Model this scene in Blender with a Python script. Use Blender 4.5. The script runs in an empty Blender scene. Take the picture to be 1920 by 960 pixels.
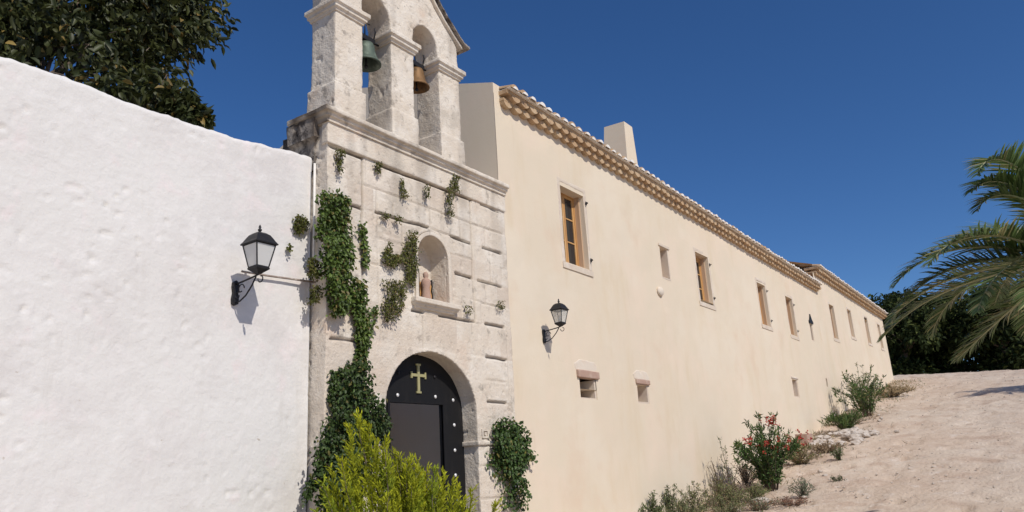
import bpy, bmesh, math, random
import numpy as np
from mathutils import Vector, Matrix, noise
S = bpy.context.scene
COL = S.collection
rng = random.Random(7)
R = math.radians

# ------------------------------------------------------------------ camera
F_PX, YAW, PIT, ROLL = 1431.0, R(55.107), R(15.876), R(-3.4316)
CAM = Vector((0, -6.5, 1.6))
fw = Vector((math.sin(YAW)*math.cos(PIT), math.cos(YAW)*math.cos(PIT), math.sin(PIT)))
r0 = Vector((math.cos(YAW), -math.sin(YAW), 0)); u0 = r0.cross(fw)
cr = math.cos(ROLL)*r0 + math.sin(ROLL)*u0
cu = -math.sin(ROLL)*r0 + math.cos(ROLL)*u0
cd = bpy.data.cameras.new('camera'); cam = bpy.data.objects.new('camera', cd); COL.objects.link(cam)
cam.matrix_world = Matrix.Translation(CAM) @ Matrix((cr, cu, -fw)).transposed().to_4x4()
cd.sensor_width = 36; cd.lens = F_PX/1920*36; cd.clip_end = 5000
S.camera = cam
# ------------------------------------------------------------------ sky, sun, exposure
SUND = Vector((0.224, 0.690, -0.688)).normalized()      # direction in which the light travels
W = bpy.data.worlds.new('World'); S.world = W; W.use_nodes = True
nt = W.node_tree; bg = nt.nodes['Background']
sky = nt.nodes.new('ShaderNodeTexSky'); sky.sky_type = 'NISHITA'; sky.sun_disc = False
sky.sun_elevation = math.asin(-SUND.z); sky.sun_rotation = math.atan2(-SUND.x, -SUND.y)
sky.altitude = 300; sky.air_density = 0.85; sky.dust_density = 0.4; sky.ozone_density = 6.0
hs = nt.nodes.new('ShaderNodeHueSaturation'); hs.inputs['Hue'].default_value = .505; hs.inputs['Saturation'].default_value = 1.16   # deep polarised blue
nt.links.new(sky.outputs[0], hs.inputs['Color']); nt.links.new(hs.outputs[0], bg.inputs[0]); bg.inputs[1].default_value = 0.096
sl = bpy.data.lights.new('sun', 'SUN'); sl.energy = 3.4; sl.angle = R(0.5); sl.color = (1, .935, .84)
so = bpy.data.objects.new('sun', sl); COL.objects.link(so)
so.rotation_euler = SUND.to_track_quat('-Z', 'Y').to_euler()
vs = S.view_settings; vs.view_transform = 'Standard'; vs.look = 'None'; vs.gamma = 1; vs.exposure = 0.05; vs.use_curve_mapping = False

# ------------------------------------------------------------------ helpers
def mat(name, base, rough=.85, var=(), scale=3., bump=.3, bscale=40., metal=0., spec=.3, dist=.01, extra=None, trans=0, vcol=False, detail=6):
    """base colour mixed by noise with the colours in var [(colour, noise scale, lo, hi)], plus noise bump"""
    m = bpy.data.materials.new(name); m.use_nodes = True; n = m.node_tree.nodes; L = m.node_tree.links
    b = n['Principled BSDF']; b.inputs['Roughness'].default_value = rough; b.inputs['Metallic'].default_value = metal
    b.inputs['Specular IOR Level'].default_value = spec
    tc = n.new('ShaderNodeTexCoord'); co = tc.outputs['Object']
    if vcol:
        a = n.new('ShaderNodeVertexColor'); a.layer_name = 'Col'; cur = a.outputs[0]
    else:
        rgb = n.new('ShaderNodeRGB'); rgb.outputs[0].default_value = (*base, 1); cur = rgb.outputs[0]
    for i, v in enumerate(var):
        c, sc, lo, hi = v[:4]
        t = n.new('ShaderNodeTexNoise'); t.inputs['Scale'].default_value = sc; t.inputs['Detail'].default_value = detail
        t.inputs['Roughness'].default_value = .65
        mp = n.new('ShaderNodeMapping'); mp.inputs['Location'].default_value = (i*7.3, i*3.1, i*5.7)
        if len(v) > 4: mp.inputs['Scale'].default_value = v[4]
        L.new(co, mp.inputs[0]); L.new(mp.outputs[0], t.inputs['Vector'])
        mr = n.new('ShaderNodeMapRange'); mr.inputs[1].default_value = lo; mr.inputs[2].default_value = hi
        mr.interpolation_type = 'SMOOTHSTEP'
        L.new(t.outputs[0], mr.inputs[0])
        mx = n.new('ShaderNodeMixRGB'); mx.inputs[2].default_value = (*c, 1)
        L.new(mr.outputs[0], mx.inputs[0]); L.new(cur, mx.inputs[1]); cur = mx.outputs[0]
    if name in ('old_limestone', 'lichen_stone'):
        at_ = n.new('ShaderNodeAttribute'); at_.attribute_name = 'dirt'; mx = n.new('ShaderNodeMixRGB'); mx.inputs[2].default_value = (.12, .095, .075, 1)
        a2 = n.new('ShaderNodeAttribute'); a2.attribute_name = 'blk'; m2 = n.new('ShaderNodeMixRGB'); m2.inputs[2].default_value = (.60, .505, .41, 1)
        L.new(a2.outputs['Fac'], m2.inputs[0]); L.new(cur, m2.inputs[1]); cur = m2.outputs[0]
        L.new(at_.outputs['Fac'], mx.inputs[0]); L.new(cur, mx.inputs[1]); cur = mx.outputs[0]
    L.new(cur, b.inputs['Base Color'])
    if bump:
        t = n.new('ShaderNodeTexNoise'); t.inputs['Scale'].default_value = bscale; t.inputs['Detail'].default_value = 8
        t.inputs['Roughness'].default_value = .6
        L.new(co, t.inputs['Vector'])
        bp = n.new('ShaderNodeBump'); bp.inputs['Strength'].default_value = bump; bp.inputs['Distance'].default_value = dist
        L.new(t.outputs[0], bp.inputs['Height']); L.new(bp.outputs[0], b.inputs['Normal'])
    if trans:
        out = n['Material Output']; tr = n.new('ShaderNodeBsdfTranslucent'); ms = n.new('ShaderNodeMixShader')
        ms.inputs[0].default_value = trans
        L.new(cur, tr.inputs[0]); L.new(b.outputs[0], ms.inputs[1]); L.new(tr.outputs[0], ms.inputs[2]); L.new(ms.outputs[0], out.inputs[0])
    return m

M = {}
M['white'] = mat('whitewash', (.71, .69, .66), .9, [((.655, .625, .60), 1.1, .42, .72), ((.74, .715, .69), 4, .5, .7), ((.60, .57, .53), 3, .56, .80, (1, 1, .16)), ((.48, .42, .36), 13, .68, .78), ((.74, .68, .66), 2.5, .55, .7)], bump=.5, bscale=14, dist=.02)
M['cream'] = mat('cream_plaster', (.695, .60, .465), .92, [((.73, .61, .48), .8, .4, .7), ((.67, .56, .41), 2.0, .48, .75, (1, 1, .22)), ((.72, .63, .50), .45, .48, .66), ((.63, .52, .385), 5, .62, .85, (1, 1, .12)), ((.68, .555, .42), .6, .56, .72)], bump=.35, bscale=30, dist=.006)
M['stone'] = mat('old_limestone', (.67, .59, .49), .95, [((.74, .675, .585), 2.2, .42, .62), ((.64, .51, .405), 1.7, .54, .74), ((.42, .37, .31), 6, .56, .70), ((.55, .49, .41), 1.2, .56, .68), ((.18, .16, .135), 13, .64, .74)], bump=.8, bscale=34, dist=.015)
M['stone_dark'] = mat('lichen_stone', (.36, .32, .28), .95, [((.55, .50, .44), 3, .50, .66), ((.07, .06, .055), 3.2, .44, .58)], bump=.9, bscale=30, dist=.02)
M['surround'] = mat('window_stone', (.62, .53, .43), .95, [((.56, .46, .39), 5, .5, .7), ((.68, .60, .51), 3, .5, .65)], bump=.5, bscale=40, dist=.01)
M['patch'] = mat('pale_patch', (.69, .61, .51), .95, [((.68, .58, .47), 5, .45, .6)], bump=.4)
M['brownstone'] = mat('brown_stone', (.42, .28, .22), .95, [((.50, .38, .30), 5, .45, .7)], bump=.6, bscale=35, dist=.01)
M['tile'] = mat('clay_tile', (.45, .305, .18), .9, [((.52, .39, .25), 3, .45, .62), ((.33, .215, .13), 4, .54, .66), ((.50, .34, .21), 11, .5, .7)], bump=.5, bscale=40, dist=.008)
M['mortar'] = mat('white_mortar', (.80, .76, .70), .95, [((.62, .55, .46), 9, .55, .7)], bump=.6, bscale=60, dist=.008)
M['wood'] = mat('orange_wood', (.58, .33, .13), .6, [((.46, .24, .09), 6, .45, .7, (1, 1, .1)), ((.66, .42, .20), 12, .55, .7, (1, 1, .1))], bump=.2, bscale=30, dist=.003)
M['lining'] = mat('pale_wood_lining', (.56, .40, .27), .7, [((.50, .33, .20), 6, .45, .7, (1, 1, .1))], bump=.2, bscale=30, dist=.003)
M['glassdark'] = mat('window_glass', (.02, .022, .025), .06, spec=.6, bump=0)
M['blackdoor'] = mat('black_door_paint', (.006, .006, .007), .65, [((.012, .011, .011), 7, .5, .7, (1, 1, .2))], bump=.25, bscale=50, dist=.004)
M['iron'] = mat('black_iron', (.022, .022, .025), .5, [((.05, .045, .04), 20, .5, .75)], metal=.3, bump=.3, bscale=90, dist=.002)
M['steel'] = mat('bolt_steel', (.75, .75, .75), .4, metal=.3, bump=.1)
M['gold'] = mat('cross_gold', (.40, .37, .19), .6, [((.26, .25, .15), 14, .5, .7)], metal=.15, bump=.2)
M['inner'] = mat('vestibule_plaster', (.80, .60, .48), .95, [((.72, .53, .42), 1.5, .4, .7)], bump=.3)
M['bellgreen'] = mat('verdigris_bronze', (.10, .13, .105), .6, [((.20, .25, .20), 8, .5, .7)], metal=.35, bump=.3, bscale=60, dist=.003)
M['bellbrown'] = mat('brown_bronze', (.22, .125, .055), .6, [((.10, .07, .04), 8, .5, .7)], metal=.35, bump=.3, bscale=60, dist=.003)
M['leaf'] = mat('leaf', (1, 1, 1), .5, vcol=True, bump=0, trans=.22, spec=.35)
M['leafdull'] = mat('leaf_matte', (1, 1, 1), .75, vcol=True, bump=0, trans=.18, spec=.15)
M['bark'] = mat('bark', (.13, .10, .075), .95, [((.22, .18, .14), 9, .5, .7, (1, 1, .25))], bump=1, bscale=25, dist=.03)
M['sand'] = mat('sandy_ground', (.57, .455, .355), .97, [((.62, .52, .42), .35, .42, .62), ((.48, .36, .275), 1.3, .48, .68), ((.64, .55, .47), 3.5, .55, .7), ((.33, .24, .18), 7, .58, .74)], bump=1., bscale=13, dist=.04, detail=12)
M['rubble'] = mat('white_rubble', (.52, .46, .40), .95, [((.40, .33, .27), 6, .45, .65)], bump=.6, bscale=30, dist=.01)
M['heap'] = mat('heap_stone', (.54, .48, .42), .95, [((.48, .42, .36), 6, .48, .66)], bump=.6, bscale=30, dist=.01)
M['pipe'] = mat('weathered_conduit', (.30, .24, .20), .7, [((.55, .50, .45), 20, .5, .65)], bump=.3)
# frosted lantern panes
def glassmat(name, col, alpha):
    m = bpy.data.materials.new(name); m.use_nodes = True; n = m.node_tree.nodes; L = m.node_tree.links
    b = n['Principled BSDF']; b.inputs['Base Color'].default_value = (*col, 1); b.inputs['Roughness'].default_value = .25
    t = n.new('ShaderNodeBsdfTransparent'); x = n.new('ShaderNodeMixShader'); x.inputs[0].default_value = alpha
    L.new(t.outputs[0], x.inputs[1]); L.new(b.outputs[0], x.inputs[2]); L.new(x.outputs[0], n['Material Output'].inputs[0])
    return m
M['frost'] = glassmat('frosted_pane', (.72, .72, .70), .72)
M['clearpane'] = glassmat('hazy_pane', (.72, .72, .68), .30)

def tag(o, label=None, cat=None, group=None, kind=None):
    for k, v in (('label', label), ('category', cat), ('group', group), ('kind', kind)):
        if v: o[k] = v
    return o
def empty(name, loc, label, cat, group=None):
    o = bpy.data.objects.new(name, None); COL.objects.link(o); o.location = loc; o.empty_display_size = .2
    o['_w'] = tuple(loc); return tag(o, label, cat, group)
def wloc(o):
    v = Vector((0, 0, 0))
    while o is not None: v += o.location; o = o.parent
    return v
def link(name, me, m, parent=None, loc=None):
    """me in world coordinates; origin moves to the parent's base (or loc)"""
    o = bpy.data.objects.new(name, me)
    if parent is not None:
        b = wloc(parent); o.parent = parent; me.transform(Matrix.Translation(-b))
    elif loc is not None:
        me.transform(Matrix.Translation(-Vector(loc))); o.location = loc
    COL.objects.link(o)
    if m is not None: me.materials.append(m)
    return o
def bmobj(name, bm, m, parent=None, smooth=False, loc=None, bevel=0):
    if bevel: bmesh.ops.bevel(bm, geom=[e for e in bm.edges if len(e.link_faces) == 2 and e.calc_face_angle(0) > .6], offset=bevel, segments=2, affect='EDGES')
    bmesh.ops.recalc_face_normals(bm, faces=bm.faces)
    me = bpy.data.meshes.new(name); bm.to_mesh(me); bm.free()
    if smooth: me.polygons.foreach_set('use_smooth', [True]*len(me.polygons))
    return link(name, me, m, parent, loc)
def box(bm, x0, x1, y0, y1, z0, z1):
    v = [bm.verts.new(p) for p in ((x0,y0,z0),(x1,y0,z0),(x1,y1,z0),(x0,y1,z0),(x0,y0,z1),(x1,y0,z1),(x1,y1,z1),(x0,y1,z1))]
    for f in ((0,3,2,1),(4,5,6,7),(0,1,5,4),(1,2,6,5),(2,3,7,6),(3,0,4,7)): bm.faces.new([v[i] for i in f])
def hexa(bm, P):
    v = [bm.verts.new(p) for p in P]
    for f in ((0,3,2,1),(4,5,6,7),(0,1,5,4),(1,2,6,5),(2,3,7,6),(3,0,4,7)): bm.faces.new([v[i] for i in f])
def boxobj(name, m, parent, *b, bevel=.004, **k):
    bm = bmesh.new(); box(bm, *b); return bmobj(name, bm, m, parent, bevel=bevel, **k)
def prism(bm, pts, y0, y1):
    """polygon in XZ extruded along Y"""
    a = [bm.verts.new((x, y0, z)) for x, z in pts]; b = [bm.verts.new((x, y1, z)) for x, z in pts]; n = len(pts)
    bm.faces.new(a); bm.faces.new(b[::-1])
    for i in range(n): bm.faces.new((a[i], b[i], b[(i+1) % n], a[(i+1) % n]))
def tube(bm, pts, r, n=7, cap=True):
    pts = [Vector(p) for p in pts]; rs = r if isinstance(r, (list, tuple)) else [r]*len(pts); rings = []
    for i, p in enumerate(pts):
        d = (pts[min(i+1, len(pts)-1)] - pts[max(i-1, 0)]).normalized()
        a = d.orthogonal().normalized() if i == 0 else (a_ - d*a_.dot(d)).normalized()
        a_ = a; b = d.cross(a)
        rings.append([bm.verts.new(p + rs[i]*(math.cos(t)*a + math.sin(t)*b)) for t in (2*math.pi*k/n for k in range(n))])
    for A, B in zip(rings, rings[1:]):
        for k in range(n): bm.faces.new((A[k], A[(k+1) % n], B[(k+1) % n], B[k]))
    if cap: bm.faces.new(rings[0][::-1]); bm.faces.new(rings[-1])
def lathe(bm, prof, c, n=24, rot=0., close=True):
    rings = []
    for r, z in prof:
        rings.append([bm.verts.new((c[0]+r*math.cos(rot+2*math.pi*k/n), c[1]+r*math.sin(rot+2*math.pi*k/n), c[2]+z)) for k in range(n)])
    for A, B in zip(rings, rings[1:]):
        for k in range(n): bm.faces.new((A[k], A[(k+1) % n], B[(k+1) % n], B[k]))
    if close: bm.faces.new(rings[0][::-1]); bm.faces.new(rings[-1])
def arch_pts(x0, x1, z0, zs, h, n=20):
    """arched opening outline; zs = spring level, h = rise"""
    c = (x0+x1)/2; a = (x1-x0)/2
    return [(x0, z0), (x1, z0)] + [(c + a*math.cos(math.pi*i/n), zs + h*math.sin(math.pi*i/n)) for i in range(n+1)]
def applymod(o):
    dg = bpy.context.evaluated_depsgraph_get(); dg.update()
    me = bpy.data.meshes.new_from_object(o.evaluated_get(dg)); o.modifiers.clear(); old = o.data; o.data = me; me.name = old.name
    bpy.data.meshes.remove(old); return o
def cut(o, bm):
    me = bpy.data.meshes.new('cut'); bmesh.ops.recalc_face_normals(bm, faces=bm.faces); bm.to_mesh(me); bm.free()
    c = bpy.data.objects.new('cut', me); COL.objects.link(c)
    md = o.modifiers.new('b', 'BOOLEAN'); md.operation = 'DIFFERENCE'; md.solver = 'EXACT'; md.object = c
    bpy.context.view_layer.update(); applymod(o); bpy.data.objects.remove(c); bpy.data.meshes.remove(me)
def remesh(o, vox):
    md = o.modifiers.new('r', 'REMESH'); md.mode = 'VOXEL'; md.voxel_size = vox; applymod(o)
def getco(me):
    a = np.empty(len(me.vertices)*3); me.vertices.foreach_get('co', a); return a.reshape(-1, 3)
def getno(me):
    a = np.empty(len(me.vertices)*3); me.vertices.foreach_get('normal', a); return a.reshape(-1, 3)
def setco(me, a): me.vertices.foreach_set('co', a.ravel()); me.update()
# cheap vectorised value noise
_g = np.random.RandomState(3).rand(64, 64, 64)
def vn(p, s):
    q = p*s + 100.; i = np.floor(q).astype(int); f = q - i; f = f*f*(3-2*f); i &= 63; j = (i+1) & 63
    def g(a, b, c): return _g[a, b, c]
    x0, y0, z0 = i.T; x1, y1, z1 = j.T; fx, fy, fz = f.T
    return ((g(x0,y0,z0)*(1-fx)+g(x1,y0,z0)*fx)*(1-fy)+(g(x0,y1,z0)*(1-fx)+g(x1,y1,z0)*fx)*fy)*(1-fz) + \
           ((g(x0,y0,z1)*(1-fx)+g(x1,y0,z1)*fx)*(1-fy)+(g(x0,y1,z1)*(1-fx)+g(x1,y1,z1)*fx)*fy)*fz
def fbm(p, s, o=4):
    t = 0; a = 1; w = 0
    for k in range(o): t = t + a*vn(p + k*13.7, s*2**k); w += a; a *= .5
    return t/w - .5

def leaf_mesh(name, P, D, Nn, L, Wd, C, m, parent=None, loc=None, fold=.25, shape='leaf', label=None):
    """P base points, D leaf direction, Nn rough normal, L length, Wd width, C colours: folded leaf faces, all in ONE mesh"""
    P = np.asarray(P, float); n = len(P)
    D = np.asarray(D, float); D /= np.linalg.norm(D, axis=1, keepdims=True) + 1e-9
    Nn = np.asarray(Nn, float); T = np.cross(D, Nn); T /= np.linalg.norm(T, axis=1, keepdims=True) + 1e-9
    U = np.cross(T, D); L = np.broadcast_to(L, (n,))[:, None]; Wd = np.broadcast_to(Wd, (n,))[:, None]
    if shape == 'leaf':
        e = U*Wd*fold
        v = np.stack([P, P + D*L*.25 + T*Wd*.42 + e, P + D*L*.62 + T*Wd*.42 + e, P + D*L - U*L*.12, P + D*L*.62 - T*Wd*.42 + e, P + D*L*.25 - T*Wd*.42 + e, P + D*L*.25, P + D*L*.65], 1)
        F = np.array([[0, 1, 6], [1, 2, 7], [1, 7, 6], [2, 3, 7], [0, 6, 5], [6, 7, 5], [5, 7, 4], [7, 3, 4]]); k = 8
    else:   # blade
        v = np.stack([P - T*Wd*.5, P + T*Wd*.5, P + D*L*.6 + T*Wd*.35, P + D*L - U*L*.1, P + D*L*.6 - T*Wd*.35], 1)
        F = np.array([[0, 1, 2], [0, 2, 4], [4, 2, 3]]); k = 5
    faces = (F[None] + (np.arange(n)*k)[:, None, None]).reshape(-1, 3)
    me = bpy.data.meshes.new(name); me.vertices.add(n*k); me.vertices.foreach_set('co', v.reshape(-1))
    nf = len(faces); me.loops.add(nf*3); me.loops.foreach_set('vertex_index', faces.ravel().astype(np.int32))
    me.polygons.add(nf); me.polygons.foreach_set('loop_start', np.arange(nf, dtype=np.int32)*3); me.update(calc_edges=True)
    ca = me.color_attributes.new('Col', 'FLOAT_COLOR', 'POINT')
    cc = np.ones((n, k, 4)); cc[:, :, :3] = np.asarray(C)[:, None, :]
    ca.data.foreach_set('color', cc.ravel())
    return link(name, me, m, parent, loc)
NR = np.random.RandomState(11)
def cols(n, a, b, jit=.25, c=None, pc=0.):
    """n colours between a and b, a share pc of them c (dry, young or flowering)"""
    t = NR.rand(n, 1); o = np.array(a)*(1-t) + np.array(b)*t
    if c is not None: k = NR.rand(n) < pc; o[k] = np.array(c)
    return o*(1 + jit*(NR.rand(n, 1)-.5)*2)
def rdir(n, up=0., bias=None):
    d = NR.normal(size=(n, 3)); d /= np.linalg.norm(d, axis=1, keepdims=True)
    if bias is not None: d = d + np.asarray(bias)
    d[:, 2] += up; return d
def stems(name, paths, r0_, m, parent, r1=None, n=5):
    bm = bmesh.new()
    for p in paths: tube(bm, p, [r0_ + (((r1 if r1 is not None else r0_*.4)) - r0_)*i/(len(p)-1) for i in range(len(p))], n)
    return bmobj(name, bm, m, parent, smooth=True)
def at(px, py, Y):
    """point of the plane y = Y seen at a pixel of the 1920 x 960 photograph"""
    d = fw*F_PX + cr*(px-960) - cu*(py-480); return CAM + d*((Y-CAM.y)/d.y)

# ------------------------------------------------------------------ ground
def gz(x, y):
    x = np.asarray(x, float); y = np.asarray(y, float)
    s = .165*(x-11.4); k = .35
    z = np.where(s/k > 20, s, k*np.log1p(np.exp(np.clip(s/k, -30, 20))))
    z = z - k*np.exp(-np.abs(s)/k)*0
    z = z + np.clip(-.067*(0.4-y), -1.2, .4)*np.clip((x-32)/12, 0, 1)
    top = 5.28 + np.clip(-.067*(0.4-y), -1.2, .4)
    w = np.clip((x-41)/5, 0, 1); w = w*w*(3-2*w)
    z = z*(1-w) + top*w
    z = z - np.clip(x-48, 0, 1e9)*.02
    return np.maximum(z, -1)
def G(x, y): return float(gz(x, y))
xs = np.unique(np.concatenate([np.linspace(-60, -8, 14), np.linspace(-8, 11, 40), np.linspace(11, 46, 420), np.linspace(46, 90, 40), np.geomspace(90, 900, 14)]))
ys = np.unique(np.concatenate([-np.geomspace(14, 900, 14), np.linspace(-14, -8, 16), np.linspace(-8, 1, 130), np.linspace(1, 14, 14), np.geomspace(14, 900, 14)]))
GX, GY = np.meshgrid(xs, ys, indexing='ij'); GZ = gz(GX, GY)
pp = np.stack([GX.ravel(), GY.ravel(), GX.ravel()*0], 1)
fine = ((GX > 10) & (GX < 47) & (GY > -9) & (GY < 2)).astype(float)
GZ = GZ + (fbm(pp, .9, 4)*.10).reshape(GX.shape)*fine + (fbm(pp+9, 4.0, 4)*.065).reshape(GX.shape)*fine - (np.clip(fbm(pp+29, 2.6, 2)-.12, 0, 1)*.35).reshape(GX.shape)*fine
# two shallow wheel ruts up the slope
for yr in (-2.9, -4.5): GZ -= .022*np.exp(-((GY-yr-.3*np.sin(GX*.25))/.22)**2)*fine
nx, ny = GX.shape
V = np.stack([GX, GY, GZ], -1).reshape(-1, 3)
idx = np.arange(nx*ny).reshape(nx, ny)
Fq = np.stack([idx[:-1, :-1], idx[1:, :-1], idx[1:, 1:], idx[:-1, 1:]], -1).reshape(-1, 4)
me = bpy.data.meshes.new('ground'); me.from_pydata(V.tolist(), [], Fq.tolist()); me.polygons.foreach_set('use_smooth', [True]*len(me.polygons))
tag(link('ground', me, M['sand']), 'pale sandy dirt track rising beside the long building', kind='structure')

# ------------------------------------------------------------------ whitewashed wall on the left
YW = .25
def wtop(x):
    return np.interp(x, [-8, 0, 2.2, 2.8, 3.6, 4.1, 4.5, 5.0, 5.5, 5.65], [5.25, 5.28, 5.29, 5.31, 5.28, 5.31, 5.30, 5.36, 5.41, 5.42])
def white_wall():
    X = np.arange(-7, 5.6001, .022); X[-1] = 5.6
    rows = []   # (t, y, z as function)
    H = np.concatenate([[-.6], np.arange(0.9, 0, -.3)[::-1]*0]) if False else None
    zt = wtop(X) + fbm(np.stack([X, X*0, X*0], 1), 3.2, 5)*.07
    P = []
    for t in np.linspace(0, 1, 200): P.append(np.stack([X, X*0+YW, -.6*(1-t) + (zt-.07)*t], 1))
    for a in np.linspace(.15, 1, 6)*math.pi/2: P.append(np.stack([X, YW + .07*(1-np.cos(a)) + X*0, zt-.07+.07*np.sin(a)], 1))
    for y in np.linspace(YW+.12, YW+.50, 8): P.append(np.stack([X, X*0+y, zt+.02*np.sin((y-YW)*6)], 1))
    P.append(np.stack([X, X*0+YW+.56, zt-.06], 1)); P.append(np.stack([X, X*0+YW+.56, X*0-.6], 1))
    P = np.array(P); sh = P.shape; q = P.reshape(-1, 3)
    d = fbm(q, .8, 3)*.05 + fbm(q+5, 3.2, 3)*.009 + np.clip(fbm(q+31, 6.5, 3)-.11, 0, 1)*.014 + fbm(q+60, 14, 2)*.006 - np.clip(fbm(q*np.array([1, 1, 1.6])+77, 12, 3)-.185, 0, 1)*.16*np.clip(fbm(q+91, .9, 2)*4+.5, 0, 1)
    q[:, 1] -= d; q[:, 2] += (fbm(q+40, 9, 3)*.04)*(q[:, 2] > 4.9)
    id_ = np.arange(sh[0]*sh[1]).reshape(sh[0], sh[1])
    F = np.stack([id_[:-1, :-1], id_[:-1, 1:], id_[1:, 1:], id_[1:, :-1]], -1).reshape(-1, 4).tolist()
    F.append(id_[:, -1].tolist()); F.append(id_[::-1, 0].tolist())
    me = bpy.data.meshes.new('whitewashed_wall'); me.from_pydata(q.tolist(), [], F)
    me.polygons.foreach_set('use_smooth', [True]*len(me.polygons))
    return tag(link('whitewashed_wall', me, M['white'], loc=(0, .5, 0)), 'high rough whitewashed garden wall to the left of the stone gateway', 'wall')
white_wall()

# ------------------------------------------------------------------ stone gateway with belfry
gate = empty('bell_gateway', (7.4, .3, 0), 'old weathered stone gateway with two-arched belfry on top', 'gateway')
FX0, FX1 = 5.63, 9.18
bm = bmesh.new(); box(bm, FX0, FX1, 0, .62, -.5, 5.80)
body = bmobj('stone_wall', bm, M['stone'], gate)
bm = bmesh.new(); prism(bm, arch_pts(6.54, 8.27, -1, 2.42, .74, 28), -.5, .9); cut(body, bm)
bm = bmesh.new(); prism(bm, arch_pts(7.13, 7.735, 3.83, 4.42, .31, 20), -.5, .30); cut(body, bm)
remesh(body, .0165)
def seg(a, x, z, ax, az, bx, bz, w, dep, soft=.010):
    """groove depth at (x, z) for the joint a->b"""
    dx, dz = bx-ax, bz-az; t = np.clip(((x-ax)*dx + (z-az)*dz)/(dx*dx+dz*dz), 0, 1)
    d = np.hypot(x-ax-t*dx, z-az-t*dz)
    return np.maximum(a, dep*np.clip((w+soft-d)/soft, 0, 1))
JOINTS = [(5.68,5.48,6.20,5.49,.013,.05),(6.19,5.49,6.19,3.9,.010,.035),(6.50,5.49,7.86,5.50,.016,.06),(7.98,5.50,8.36,5.50,.010,.04),
 (5.9,4.82,6.19,4.81,.012,.045),(6.42,4.83,7.39,4.85,.010,.05),(6.72,5.0,6.72,4.84,.006,.02),(7.43,5.12,7.43,4.86,.006,.02),(8.58,5.49,9.0,5.47,.006,.03),
 (6.2,5.14,9.1,5.13,.005,.018),(6.43,5.14,6.43,4.85,.005,.018),(8.32,5.49,8.32,3.7,.008,.028),(7.43,4.85,7.85,4.84,.004,.015),(7.87,4.83,8.31,4.81,.013,.05),(8.59,4.82,9.03,4.81,.011,.045),
 (7.93,4.31,8.31,4.30,.015,.055),(8.44,4.29,9.0,4.28,.010,.045),(8.34,3.98,9.06,3.96,.004,.018),(7.03,3.66,7.25,3.66,.009,.04),(7.57,3.66,8.3,3.67,.009,.035),
 (8.56,3.67,9.0,3.67,.011,.045),(7.93,4.58,8.3,4.58,.004,.015),(8.08,5.12,8.08,4.85,.005,.02),(8.53,3.19,9.0,3.19,.011,.045),(8.52,2.57,8.97,2.57,.011,.045),(8.52,2.87,8.97,2.87,.004,.015),
 (9.05,3.55,9.05,2.1,.004,.012),(5.7,3.16,6.1,3.17,.010,.045),(7.24,3.6,7.24,3.2,.004,.015),(8.25,3.66,8.25,3.5,.004,.02),(8.38,1.72,9.05,1.72,.006,.02),(8.27,1.30,9.1,1.30,.006,.02),(8.27,.85,9.1,.85,.006,.02),(8.27,.4,9.1,.4,.006,.02),
 (6.45,5.14,6.45,3.7,.003,.01),(6.9,4.84,6.9,4.5,.004,.015),(6.42,4.5,7.0,4.5,.004,.014),(6.3,4.15,7.0,4.16,.004,.014),(8.65,5.13,8.65,4.82,.005,.02),(8.75,4.81,8.75,4.29,.004,.014),(8.6,4.28,8.6,3.97,.004,.014),(8.2,3.2,8.5,3.2,.004,.014)]
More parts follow.
